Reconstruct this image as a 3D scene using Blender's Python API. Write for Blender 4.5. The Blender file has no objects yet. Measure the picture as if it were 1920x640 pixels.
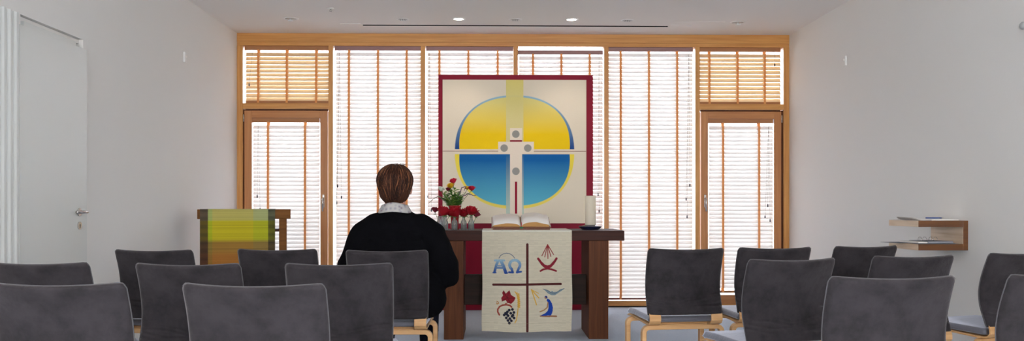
import bpy, bmesh, math, random
import numpy as np
from math import pi, sin, cos, radians, sqrt, atan2, exp
from mathutils import Vector, Matrix, noise
random.seed(7)
SC = bpy.context.scene
COL = SC.collection

# ------------------------------------------------------------------ camera, world, lights, exposure
CAM_H = 1.08
cam_d = bpy.data.cameras.new('camera'); cam = bpy.data.objects.new('camera', cam_d); COL.objects.link(cam)
cam.location = (0, 0, CAM_H); cam.rotation_euler = (pi/2, 0, -radians(1.2))
cam_d.sensor_width = 36; cam_d.lens = 1700/1920*36; cam_d.shift_y = 68/1920; cam_d.clip_start = 0.05
SC.camera = cam
SC.view_settings.view_transform = 'Standard'; SC.view_settings.look = 'None'
SC.view_settings.gamma = 1; SC.view_settings.use_curve_mapping = False
SC.view_settings.exposure = 0.28
SC.cycles.use_denoising = True
SC.cycles.max_bounces = 14; SC.cycles.diffuse_bounces = 6; SC.cycles.transparent_max_bounces = 24
SC.cycles.sample_clamp_indirect = 6

world = bpy.data.worlds.new('sky'); SC.world = world; world.use_nodes = True
wn = world.node_tree.nodes; wl = world.node_tree.links
bg = wn['Background']; tcw = wn.new('ShaderNodeTexCoord'); sep = wn.new('ShaderNodeSeparateXYZ'); rampw = wn.new('ShaderNodeValToRGB')
wl.new(tcw.outputs['Generated'], sep.inputs[0]); wl.new(sep.outputs['Z'], rampw.inputs[0]); wl.new(rampw.outputs[0], bg.inputs[0])
rampw.color_ramp.elements[0].position = 0.0; rampw.color_ramp.elements[0].color = (0.80, 0.83, 0.90, 1)
rampw.color_ramp.elements[1].position = 0.6; rampw.color_ramp.elements[1].color = (0.74, 0.84, 1.0, 1)
bg.inputs[1].default_value = 12.8

def area(name, loc, rot, sx, sy, power, color):
    l = bpy.data.lights.new(name, 'AREA'); l.shape = 'RECTANGLE'; l.size = sx; l.size_y = sy; l.energy = power; l.color = color
    o = bpy.data.objects.new(name, l); o.location = loc; o.rotation_euler = rot; COL.objects.link(o); return o
# daylight that enters by the windows in the rear wall, behind the camera
REAR_Y = -3.2
for i, xx in enumerate((-1.3, 1.75)):
    area('rear_daylight', (xx, REAR_Y-0.12, 1.62), (pi/2, 0, 0), 1.9, 1.7, 84, (1.0, 0.92, 0.80))

# ------------------------------------------------------------------ materials
def lin(c):
    r = []
    for v in c[:3]:
        v = v/255.0
        r.append(v/12.92 if v <= 0.04045 else ((v+0.055)/1.055)**2.4)
    return (r[0], r[1], r[2], 1)
def mat(name, color, rough=0.6, metal=0, spec=0.5, coat=0, sheen=0, sheen_tint=None, bump=0, bscale=200, var=0, vscale=5, transl=0):
    m = bpy.data.materials.new(name); m.use_nodes = True
    n = m.node_tree.nodes; l = m.node_tree.links; b = n['Principled BSDF']
    b.inputs['Base Color'].default_value = color if len(color) == 4 else (*color, 1)
    b.inputs['Roughness'].default_value = rough; b.inputs['Metallic'].default_value = metal
    b.inputs['Specular IOR Level'].default_value = spec
    b.inputs['Coat Weight'].default_value = coat; b.inputs['Coat Roughness'].default_value = 0.2
    b.inputs['Sheen Weight'].default_value = sheen; b.inputs['Sheen Roughness'].default_value = 0.4
    if sheen_tint: b.inputs['Sheen Tint'].default_value = (*sheen_tint, 1)
    tc = n.new('ShaderNodeTexCoord')
    if bump:
        t = n.new('ShaderNodeTexNoise'); t.inputs['Scale'].default_value = bscale; t.inputs['Detail'].default_value = 3
        bp = n.new('ShaderNodeBump'); bp.inputs['Strength'].default_value = bump; bp.inputs['Distance'].default_value = 0.01
        l.new(tc.outputs['Object'], t.inputs['Vector']); l.new(t.outputs['Fac'], bp.inputs['Height']); l.new(bp.outputs[0], b.inputs['Normal'])
    if var:
        t = n.new('ShaderNodeTexNoise'); t.inputs['Scale'].default_value = vscale; t.inputs['Detail'].default_value = 5; t.inputs['Roughness'].default_value = 0.65
        mx = n.new('ShaderNodeMix'); mx.data_type = 'RGBA'
        c = b.inputs['Base Color'].default_value
        mx.inputs[6].default_value = (c[0]*(1-var), c[1]*(1-var), c[2]*(1-var), 1)
        mx.inputs[7].default_value = (min(1, c[0]*(1+var)), min(1, c[1]*(1+var)), min(1, c[2]*(1+var)), 1)
        cr = n.new('ShaderNodeMapRange'); cr.inputs[1].default_value = 0.35; cr.inputs[2].default_value = 0.65
        l.new(tc.outputs['Object'], t.inputs['Vector']); l.new(t.outputs['Fac'], cr.inputs[0]); l.new(cr.outputs[0], mx.inputs[0]); l.new(mx.outputs[2], b.inputs['Base Color'])
    if transl:
        tr = n.new('ShaderNodeBsdfTranslucent'); tr.inputs[0].default_value = b.inputs['Base Color'].default_value
        ms = n.new('ShaderNodeMixShader'); ms.inputs[0].default_value = transl
        l.new(b.outputs[0], ms.inputs[1]); l.new(tr.outputs[0], ms.inputs[2]); l.new(ms.outputs[0], n['Material Output'].inputs[0])
    return m
def wood(name, c1, c2, axis='X', scale=3.0, rough=0.45, coat=0.15):
    m = mat(name, c1, rough, coat=coat, spec=0.5 if coat else 0.22)
    n = m.node_tree.nodes; l = m.node_tree.links; b = n['Principled BSDF']
    tc = n.new('ShaderNodeTexCoord'); mp = n.new('ShaderNodeMapping')
    s = {'X': (0.6, 14, 14), 'Y': (14, 0.6, 14), 'Z': (14, 14, 0.6)}[axis]
    mp.inputs['Scale'].default_value = tuple(v*scale/3 for v in s)
    t = n.new('ShaderNodeTexNoise'); t.inputs['Scale'].default_value = 3; t.inputs['Detail'].default_value = 8; t.inputs['Distortion'].default_value = 0.6
    mx = n.new('ShaderNodeMix'); mx.data_type = 'RGBA'; mx.inputs[6].default_value = c1; mx.inputs[7].default_value = c2
    cr = n.new('ShaderNodeMapRange'); cr.inputs[1].default_value = 0.3; cr.inputs[2].default_value = 0.7
    l.new(tc.outputs['Object'], mp.inputs[0]); l.new(mp.outputs[0], t.inputs['Vector']); l.new(t.outputs['Fac'], cr.inputs[0])
    l.new(cr.outputs[0], mx.inputs[0]); l.new(mx.outputs[2], b.inputs['Base Color'])
    bp = n.new('ShaderNodeBump'); bp.inputs['Strength'].default_value = 0.08; bp.inputs['Distance'].default_value = 0.005
    l.new(t.outputs['Fac'], bp.inputs['Height']); l.new(bp.outputs[0], b.inputs['Normal'])
    return m
def vcol_mat(name, rough=0.8, bump=0, bscale=300, stretch=(1, 1, 1), sheen=0):
    m = mat(name, (1, 1, 1), rough, sheen=sheen); n = m.node_tree.nodes; l = m.node_tree.links; b = n['Principled BSDF']
    a = n.new('ShaderNodeAttribute'); a.attribute_name = 'paint'; l.new(a.outputs['Color'], b.inputs['Base Color'])
    if bump:
        tc = n.new('ShaderNodeTexCoord'); mp = n.new('ShaderNodeMapping'); mp.inputs['Scale'].default_value = stretch
        t = n.new('ShaderNodeTexNoise'); t.inputs['Scale'].default_value = bscale; t.inputs['Detail'].default_value = 2
        bp = n.new('ShaderNodeBump'); bp.inputs['Strength'].default_value = bump; bp.inputs['Distance'].default_value = 0.01
        l.new(tc.outputs['Object'], mp.inputs[0]); l.new(mp.outputs[0], t.inputs['Vector']); l.new(t.outputs['Fac'], bp.inputs['Height']); l.new(bp.outputs[0], b.inputs['Normal'])
    return m
def glass(name, color=(1, 1, 1), rough=0.0):
    m = bpy.data.materials.new(name); m.use_nodes = True; n = m.node_tree.nodes; l = m.node_tree.links
    n.remove(n['Principled BSDF'])
    g = n.new('ShaderNodeBsdfGlossy'); g.inputs['Roughness'].default_value = 0.02 + rough
    t = n.new('ShaderNodeBsdfTransparent'); t.inputs[0].default_value = (*color, 1)
    f = n.new('ShaderNodeFresnel'); f.inputs[0].default_value = 1.45
    ms = n.new('ShaderNodeMixShader'); l.new(f.outputs[0], ms.inputs[0]); l.new(t.outputs[0], ms.inputs[1]); l.new(g.outputs[0], ms.inputs[2])
    l.new(ms.outputs[0], n['Material Output'].inputs[0]); return m
def emit(name, color, s):
    m = bpy.data.materials.new(name); m.use_nodes = True; b = m.node_tree.nodes['Principled BSDF']
    b.inputs['Emission Color'].default_value = (*color, 1); b.inputs['Emission Strength'].default_value = s; return m

M = {}
M['wall'] = mat('white_plaster', (0.81, 0.80, 0.775), 0.85, bump=0.05, bscale=60)
M['ceiling'] = mat('ceiling_paint', (0.83, 0.81, 0.79), 0.9)
M['carpet'] = mat('blue_grey_carpet', lin((168, 180, 196)), 0.95, bump=0.6, bscale=400, var=0.08, vscale=60, sheen=0.3)
M['pine_h'] = wood('honey_wood_horizontal', lin((214, 156, 84)), lin((192, 130, 62)), 'X')
M['pine_v'] = wood('honey_wood_vertical', lin((214, 156, 84)), lin((192, 130, 62)), 'Z')
M['door_h'] = wood('door_wood_horizontal', lin((196, 134, 78)), lin((174, 112, 60)), 'X')
M['door_v'] = wood('door_wood_vertical', lin((196, 134, 78)), lin((174, 112, 60)), 'Z')
M['oak_d_h'] = wood('dark_walnut_horizontal', lin((68, 35, 26)), lin((46, 22, 16)), 'X', rough=0.6, coat=0.0)
M['oak_d_v'] = wood('dark_walnut_vertical', lin((102, 57, 30)), lin((78, 41, 20)), 'Z', rough=0.6, coat=0.0)
M['beam'] = wood('blackened_beam_wood', lin((48, 30, 22)), lin((32, 20, 15)), 'X', rough=0.6, coat=0.0)
M['shelf'] = wood('shelf_walnut', lin((112, 68, 28)), lin((88, 50, 18)), 'X', rough=0.3, coat=0.6)
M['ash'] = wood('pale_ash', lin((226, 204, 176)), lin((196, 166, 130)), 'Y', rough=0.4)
M['lectern'] = wood('lectern_wood', lin((124, 78, 24)), lin((98, 58, 14)), 'X', rough=0.6, coat=0.0)
M['beech'] = wood('beech_plywood', lin((214, 170, 118)), lin((196, 148, 96)), 'X', rough=0.4)
M['white'] = mat('white_lacquer', (0.70, 0.72, 0.70), 0.35)
M['whiteplast'] = mat('white_plastic', (0.78, 0.78, 0.77), 0.4)
M['greyplast'] = mat('grey_plastic', (0.35, 0.36, 0.36), 0.4)
M['steel'] = mat('brushed_steel', (0.62, 0.60, 0.58), 0.25, metal=1)
M['black'] = mat('black_gap', (0.008, 0.008, 0.01), 0.8)
M['velvet'] = mat('charcoal_velour', (0.028, 0.0245, 0.0275), 0.9, spec=0.2, sheen=0.28, sheen_tint=(0.85, 0.78, 0.78), bump=0.3, bscale=30, var=0.38, vscale=8)
M['seatfab'] = mat('grey_seat_fabric', (0.13, 0.13, 0.155), 0.5, sheen=1.0, sheen_tint=(0.8, 0.85, 1), bump=0.2, bscale=60)
M['backlit_piping'] = mat('backlit_piping_grey', (0.075, 0.072, 0.078), 0.85, sheen=0.3)
M['slat'] = mat('cream_slats', (0.80, 0.77, 0.745), 0.5, transl=0.32)
M['slat_tan'] = mat('tan_wood_slats', lin((226, 204, 168)), 0.45, transl=0.22)
M['tape'] = mat('orange_ladder_tape', lin((238, 178, 112)), 0.8, transl=0.35)
M['rail_tan'] = mat('brown_blind_rail', lin((168, 112, 66)), 0.5)
M['rail_mauve'] = mat('mauve_blind_rail', lin((150, 112, 108)), 0.5)
M['cord'] = mat('blind_cord', (0.35, 0.3, 0.26), 0.8)
M['tassel'] = mat('dark_tassel', (0.03, 0.03, 0.05), 0.5)
M['glass'] = glass('window_glass')
M['vglass'] = glass('bottle_glass', (0.97, 0.99, 0.99))
_n = M['vglass'].node_tree.nodes; _l = M['vglass'].node_tree.links; _o = _n['Material Output']; _p = _o.inputs[0].links[0].from_socket
_d = _n.new('ShaderNodeBsdfTranslucent'); _d.inputs[0].default_value = (0.9, 0.95, 0.97, 1); _m = _n.new('ShaderNodeMixShader'); _m.inputs[0].default_value = 0.19  # whitish translucent share stands in for window light refracted by the bottles
_l.new(_p, _m.inputs[1]); _l.new(_d.outputs[0], _m.inputs[2]); _l.new(_m.outputs[0], _o.inputs[0])
M['ruby'] = glass('ruby_glass', (0.75, 0.06, 0.05))
M['water'] = glass('water_clear', (0.96, 0.98, 0.98))
M['redboard'] = mat('crimson_board', lin((138, 8, 42)), 0.6, spec=0.25)
M['painting'] = vcol_mat('painted_canvas', 0.95, bump=0.1, bscale=120)
M['antependium'] = vcol_mat('handwoven_cloth', 0.95, bump=0.5, bscale=160, stretch=(0.25, 1, 1.6))
M['lectcloth'] = vcol_mat('green_gold_weave', 0.8, bump=0.3, bscale=160, stretch=(0.3, 1, 1.5), sheen=0.1)
M['wax'] = mat('ivory_wax', (0.93, 0.89, 0.78), 0.5, transl=0.6)
M['plate'] = mat('midnight_ceramic', (0.015, 0.018, 0.05), 0.15)
M['paper'] = mat('paper', (0.82, 0.80, 0.76), 0.8)
M['paperedge'] = mat('gilt_page_edge', lin((190, 142, 80)), 0.45, bump=0.3, bscale=300)
M['leather'] = mat('brown_leather', lin((112, 62, 34)), 0.45)
M['greypage'] = mat('grey_page', (0.28, 0.29, 0.33), 0.7)
M['ribbon'] = mat('green_ribbon', (0.02, 0.15, 0.07), 0.6)
M['redribbon'] = mat('red_ribbon', (0.45, 0.02, 0.03), 0.6)
M['penblue'] = mat('blue_plastic', (0.01, 0.06, 0.25), 0.3)
M['binder'] = mat('slate_cardboard', (0.10, 0.11, 0.14), 0.6)
M['rose'] = mat('deep_red_petals', (0.42, 0.004, 0.016), 0.55, transl=0.2)
M['roset'] = mat('bright_red_petals', (0.60, 0.012, 0.05), 0.55, transl=0.2)
M['rosedark'] = mat('dark_red_petals', (0.16, 0.004, 0.02), 0.55)
M['yellowp'] = mat('yellow_petals', (0.80, 0.48, 0.02), 0.5, transl=0.2)
M['whitep'] = mat('white_petals', (0.75, 0.78, 0.70), 0.5, transl=0.3)
M['purplep'] = mat('purple_twig', (0.10, 0.03, 0.10), 0.5)
M['leaf'] = mat('green_leaves', (0.10, 0.27, 0.045), 0.45, var=0.3, vscale=20, transl=0.25)
M['leafl'] = mat('light_green_leaves', (0.24, 0.42, 0.08), 0.45, transl=0.3)
M['stem'] = mat('green_stem', (0.08, 0.16, 0.04), 0.5)
M['cardigan'] = mat('black_knit', (0.0030, 0.0030, 0.0042), 1.0, bump=0.3, bscale=300, spec=0.06)
M['trouser'] = mat('navy_trousers', (0.007, 0.008, 0.016), 0.95, spec=0.1)
M['skin'] = mat('skin', (0.52, 0.27, 0.20), 0.55)
M['hair'] = vcol_mat('brown_hair', 0.6); M['hair'].node_tree.nodes['Principled BSDF'].inputs['Specular IOR Level'].default_value = 0.15
M['shoe'] = mat('black_leather_shoe', (0.01, 0.01, 0.01), 0.35)
M['eye'] = mat('eye_white', (0.7, 0.68, 0.66), 0.2)
M['lip'] = mat('lip', (0.42, 0.14, 0.12), 0.5)
M['bulb'] = emit('lit_lamp', (1.0, 0.86, 0.78), 14)
M['reflector'] = mat('satin_reflector', (0.45, 0.45, 0.44), 0.3, metal=0.6)
M['terrace'] = mat('pale_paving', (0.55, 0.54, 0.50), 0.8, var=0.1, vscale=2)
def collar_mat():
    m = mat('speckled_collar', (0.7, 0.68, 0.66), 0.8); n = m.node_tree.nodes; l = m.node_tree.links; b = n['Principled BSDF']
    tc = n.new('ShaderNodeTexCoord'); v = n.new('ShaderNodeTexVoronoi'); v.inputs['Scale'].default_value = 45
    cr = n.new('ShaderNodeValToRGB'); e = cr.color_ramp.elements
    e[0].position = 0.0; e[0].color = (0.20, 0.05, 0.07, 1); e[1].position = 0.55; e[1].color = (0.40, 0.38, 0.37, 1)
    x = cr.color_ramp.elements.new(0.25); x.color = (0.26, 0.26, 0.29, 1)
    l.new(tc.outputs['Object'], v.inputs['Vector']); l.new(v.outputs['Distance'], cr.inputs[0]); l.new(cr.outputs[0], b.inputs['Base Color']); return m
M['collar'] = collar_mat()

# ------------------------------------------------------------------ mesh helpers
class MB:
    def __init__(s): s.v = []; s.f = []
    def add(s, v, f):
        o = len(s.v); s.v += [tuple(p) for p in v]; s.f += [tuple(i+o for i in q) for q in f]; return s
    def box(s, x0, x1, y0, y1, z0, z1):
        return s.add([(x0,y0,z0),(x1,y0,z0),(x1,y1,z0),(x0,y1,z0),(x0,y0,z1),(x1,y0,z1),(x1,y1,z1),(x0,y1,z1)],
                     [(0,3,2,1),(4,5,6,7),(0,1,5,4),(1,2,6,5),(2,3,7,6),(3,0,4,7)])
    def tube(s, pts, r, n=8, cap=True):
        pts = [Vector(p) for p in pts]; rs = r if isinstance(r, (list, tuple)) else [r]*len(pts)
        V = []; F = []; up = None
        for i, p in enumerate(pts):
            d = (pts[min(i+1, len(pts)-1)] - pts[max(i-1, 0)]).normalized()
            if up is None: up = d.orthogonal().normalized()
            up = (up - d*up.dot(d)).normalized(); b = d.cross(up)
            for k in range(n):
                a = 2*pi*k/n; V.append(p + (up*cos(a) + b*sin(a))*rs[i])
        for i in range(len(pts)-1):
            for k in range(n): F.append((i*n+k, i*n+(k+1)%n, (i+1)*n+(k+1)%n, (i+1)*n+k))
        if cap: F.append(tuple(range(n))[::-1]); F.append(tuple((len(pts)-1)*n+k for k in range(n)))
        return s.add(V, F)
    def lathe(s, prof, c=(0, 0, 0), n=32, ax='Z', cap=True):
        V = []; F = []
        for (r, z) in prof:
            for k in range(n):
                a = 2*pi*k/n; q = (r*cos(a), r*sin(a), z)
                if ax == 'Y': q = (q[0], q[2], q[1])
                if ax == 'X': q = (q[2], q[0], q[1])
                V.append((c[0]+q[0], c[1]+q[1], c[2]+q[2]))
        for i in range(len(prof)-1):
            for k in range(n): F.append((i*n+k, i*n+(k+1)%n, (i+1)*n+(k+1)%n, (i+1)*n+k))
        if cap: F.append(tuple(range(n))[::-1]); F.append(tuple((len(prof)-1)*n+k for k in range(n)))
        return s.add(V, F)
    def grid(s, fn, nu, nv, close_u=False):
        V = [fn(i/(nu-1 if not close_u else nu), j/(nv-1)) for j in range(nv) for i in range(nu)]
        F = []
        for j in range(nv-1):
            for i in range(nu if close_u else nu-1):
                F.append((j*nu+i, j*nu+(i+1)%nu, (j+1)*nu+(i+1)%nu, (j+1)*nu+i))
        return s.add(V, F)
    def ellipsoid(s, c, r, n=20, m=12, rot=None):
        V = []; F = []
        for j in range(m+1):
            t = pi*j/m
            for k in range(n):
                a = 2*pi*k/n; p = Vector((r[0]*sin(t)*cos(a), r[1]*sin(t)*sin(a), r[2]*cos(t)))
                if rot: p = rot @ p
                V.append(p + Vector(c))
        for j in range(m):
            for k in range(n): F.append((j*n+k, (j+1)*n+k, (j+1)*n+(k+1)%n, j*n+(k+1)%n))
        return s.add(V, F)
    def sweep(s, path, w, h, binormal):
        # rectangular section swept along a path lying in the plane normal to binormal; w along binormal, h in plane
        pts = [Vector(p) for p in path]; B = Vector(binormal).normalized(); V = []; F = []
        for i, p in enumerate(pts):
            d = (pts[min(i+1, len(pts)-1)] - pts[max(i-1, 0)]).normalized(); N = B.cross(d)
            for (a, b) in ((-1, -1), (1, -1), (1, 1), (-1, 1)): V.append(p + B*(a*w/2) + N*(b*h/2))
        for i in range(len(pts)-1):
            for k in range(4): F.append((i*4+k, i*4+(k+1)%4, (i+1)*4+(k+1)%4, (i+1)*4+k))
        F.append((3, 2, 1, 0)); e = (len(pts)-1)*4; F.append((e, e+1, e+2, e+3))
        return s.add(V, F)
    def build(s, name, m, parent=None, smooth=False, bevel=0, seg=2, loc=None, weld=False):
        me = bpy.data.meshes.new(name); me.from_pydata(s.v, [], s.f); me.update()
        bm = bmesh.new(); bm.from_mesh(me)
        if weld: bmesh.ops.remove_doubles(bm, verts=bm.verts, dist=1e-5)
        bmesh.ops.recalc_face_normals(bm, faces=bm.faces); bm.to_mesh(me); bm.free()
        if smooth: me.polygons.foreach_set('use_smooth', [True]*len(me.polygons))
        me.materials.append(m)
        o = bpy.data.objects.new(name, me); COL.objects.link(o)
        if parent: o.parent = parent
        if loc: o.location = loc
        if bevel:
            b = o.modifiers.new('bevel', 'BEVEL'); b.width = bevel; b.segments = seg; b.limit_method = 'ANGLE'; b.angle_limit = radians(35)
        return o
def thing(name, label, cat, loc=(0, 0, 0), rz=0, group=None):
    o = bpy.data.objects.new(name, None); COL.objects.link(o); o.empty_display_size = 0.1
    o.location = loc; o.rotation_euler = (0, 0, rz); return tag(o, label, cat, group)
def tag(o, label, cat, group=None):
    o['label'] = label; o['category'] = cat
    if group: o['group'] = group
    return o
def struct(o): o['kind'] = 'structure'; return o
def dup(root, loc, rz=0, label=None, group=None):
    r = root.copy(); COL.objects.link(r); r.location = loc; r.rotation_euler = (0, 0, rz)
    if label: r['label'] = label
    if group: r['group'] = group
    for ch in list(root.children):
        c = ch.copy(); COL.objects.link(c); c.parent = r
        for g in ch.children:
            d = g.copy(); COL.objects.link(d); d.parent = c
    return r
def paint(o, cols):
    me = o.data; a = me.color_attributes.new('paint', 'FLOAT_COLOR', 'POINT')
    a.data.foreach_set('color', np.asarray(cols, dtype=np.float32).reshape(-1))
def arc(cx, cz, r, a0, a1, n=8):
    return [(cx + r*cos(radians(a0+(a1-a0)*i/n)), cz + r*sin(radians(a0+(a1-a0)*i/n))) for i in range(n+1)]

# ------------------------------------------------------------------ room shell
XL, XR, YW, H = -2.726, 3.194, 9.71, 2.932
CX = (XL+XR)/2
struct(MB().box(XL-0.2, XR+0.2, REAR_Y-0.2, YW+0.16, -0.1, 0).build('floor', M['carpet']))
sl0, sl1, sy0, sy1 = -1.33, 1.80, 9.245, 9.305
cb = MB(); cb.box(XL-0.2, XR+0.2, REAR_Y-0.2, sy0, H, H+0.12); cb.box(XL-0.2, XR+0.2, sy1, YW+0.16, H, H+0.12)
cb.box(XL-0.2, sl0, sy0, sy1, H, H+0.12); cb.box(sl1, XR+0.2, sy0, sy1, H, H+0.12)
struct(cb.build('ceiling', M['ceiling']))
struct(MB().box(sl0-0.01, sl1+0.01, sy0-0.01, sy1+0.01, H+0.10, H+0.16).box(sl0+0.001, sl1-0.001, sy1-0.006, sy1-0.0005, H+0.001, H+0.1).box(sl0+0.001, sl1-0.001, sy0+0.0005, sy0+0.004, H+0.003, H+0.1).build('trim_1', M['black']))
# slot cover plates and a flush access hatch
struct(MB().box(-1.545, -1.335, 9.19, 9.31, H-0.004, H+0.001).build('trim_2', M['ceiling'], bevel=0.001))
struct(MB().box(1.805, 2.02, 9.19, 9.31, H-0.004, H+0.001).build('trim_3', M['ceiling'], bevel=0.001))
struct(MB().box(1.80, 2.32, 9.02, 9.16, H-0.0025, H+0.001).build('trim_4', M['ceiling'], bevel=0.001))
# left wall with the door opening
dy0, dy1, dz = 5.29, 6.09, 2.192
wlm = MB(); wlm.box(XL-0.2, XL, REAR_Y-0.2, dy0, 0, H); wlm.box(XL-0.2, XL, dy1, YW+0.16, 0, H); wlm.box(XL-0.2, XL, dy0, dy1, dz, H)
wlm.box(XL-0.2, XL-0.14, dy0, dy1, 0, dz)
struct(wlm.build('wall_left', M['wall']))
struct(MB().box(XR, XR+0.2, REAR_Y-0.2, YW+0.16, 0, H).build('wall_right', M['wall']))
wr = MB(); z0, z1 = 0.8, 2.45
ws = [(-2.25, -0.35), (0.8, 2.7)]
wr.box(XL, XR, REAR_Y-0.15, REAR_Y, 0, z0); wr.box(XL, XR, REAR_Y-0.15, REAR_Y, z1, H)
wr.box(XL, ws[0][0], REAR_Y-0.15, REAR_Y, z0, z1); wr.box(ws[0][1], ws[1][0], REAR_Y-0.15, REAR_Y, z0, z1); wr.box(ws[1][1], XR, REAR_Y-0.15, REAR_Y, z0, z1)
struct(wr.build('wall_rear', M['wall']))

# ------------------------------------------------------------------ window wall (honey-coloured timber)
F0 = YW; F1 = YW+0.15
MUL = [-1.731, -0.749, 0.243, 1.217, 2.201]
wf = MB()
wf.box(XL, XR, F0, F1, 2.84, H)                 # head beam
wf.box(XL, XR, F0+0.006, F1, 2.80, 2.84)
struct(wf.build('window_frame_head', M['pine_h'], bevel=0.002)).name = 'window_1_head_beam'
mv = MB()
mv.box(XL, XL+0.062, F0, F1, 0, 2.80); mv.box(XR-0.062, XR, F0, F1, 0, 2.80)
for x in MUL: mv.box(x-0.025, x+0.025, F0, F1, 0, 2.80)
struct(mv.build('window_1_mullions', M['pine_v'], bevel=0.003))
rl = MB()
for a, b in ((XL+0.062, MUL[0]-0.025), (MUL[4]+0.025, XR-0.062)):
    rl.box(a, b, F0+0.002, F1, 2.125, 2.185); rl.box(a, b, F0, F0+0.13, 0.0, 0.03)
for i in range(4): rl.box(MUL[i]+0.025, MUL[i+1]-0.025, F0+0.002, F1, 0.012, 0.068)
struct(rl.build('window_1_rails', M['pine_h'], bevel=0.002))
struct(MB().box(XL, XR, F0-0.004, F0+0.02, 0.0, 0.012).build('trim_5', M['black']))
gl = MB()
for i in range(4): gl.box(MUL[i]+0.025, MUL[i+1]-0.025, F1-0.045, F1-0.037, 0.068, 2.80)
for a, b in ((XL+0.062, MUL[0]-0.025), (MUL[4]+0.025, XR-0.062)): gl.box(a, b, F1-0.045, F1-0.037, 2.185, 2.80)
struct(gl.build('window_1_glass', M['glass']))
struct(MB().box(-14, 14, YW+0.16, 40, -0.25, -0.12).build('ground', M['terrace']))

def glazed_door(name, x0, x1, hinge_left):
    root = bpy.data.objects.new(name, None); COL.objects.link(root); root['kind'] = 'structure'
    root.location = ((x0+x1)/2, F0+0.03, 0.03); w = (x1-x0)/2; Y0, Y1 = -0.035, 0.04; top = 2.075; st = 0.078
    fr = MB(); fr.box(-w, -w+st, Y0, Y1, 0, top); fr.box(w-st, w, Y0, Y1, 0, top); fr.build('door_stiles', M['door_v'], root, bevel=0.003)
    r = MB(); r.box(-w+st, w-st, Y0+0.001, Y1, top-0.078, top); r.box(-w+st, w-st, Y0+0.001, Y1, 0, 0.10); r.build('door_rails', M['door_h'], root, bevel=0.002)
    MB().box(-w+st, w-st, Y1-0.012, Y1-0.004, 0.10, top-0.078).build('door_glass', M['glass'], root)
    sx = w-0.042 if hinge_left else -w+0.042
    hb = MB(); hb.box(sx-0.012, sx+0.012, Y0-0.008, Y0, 1.04, 1.18); hb.build('handle_plate', M['steel'], root, bevel=0.004)
    hm = MB(); hm.tube([(sx, Y0-0.005, 1.14), (sx, Y0-0.035, 1.14), (sx, Y0-0.047, 1.13), (sx, Y0-0.05, 1.10), (sx, Y0-0.05, 1.0)], 0.010, 10)
    hm.build('handle', M['steel'], root, smooth=True)
    hx = -w-0.004 if hinge_left else w+0.004
    hg = MB(); hg.tube([(hx, Y0-0.006, top-0.12), (hx, Y0-0.006, top-0.04)], 0.007, 8); hg.build('hinge', M['steel'], root, smooth=True)
    return root
glazed_door('door_2', -2.645, -1.765, True)
glazed_door('door_3', 2.238, 3.105, False)
# dark rebate beside the hinge stiles
struct(MB().box(XL+0.0625, -2.647, F0+0.02, F0+0.05, 0.03, 2.12).box(3.107, XR-0.0625, F0+0.02, F0+0.05, 0.03, 2.12).box(-2.645, -1.765, F0+0.03, F0+0.05, 2.106, 2.124).box(2.238, 3.105, F0+0.03, F0+0.05, 2.106, 2.124).build('trim_6', M['oak_d_v']))

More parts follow.
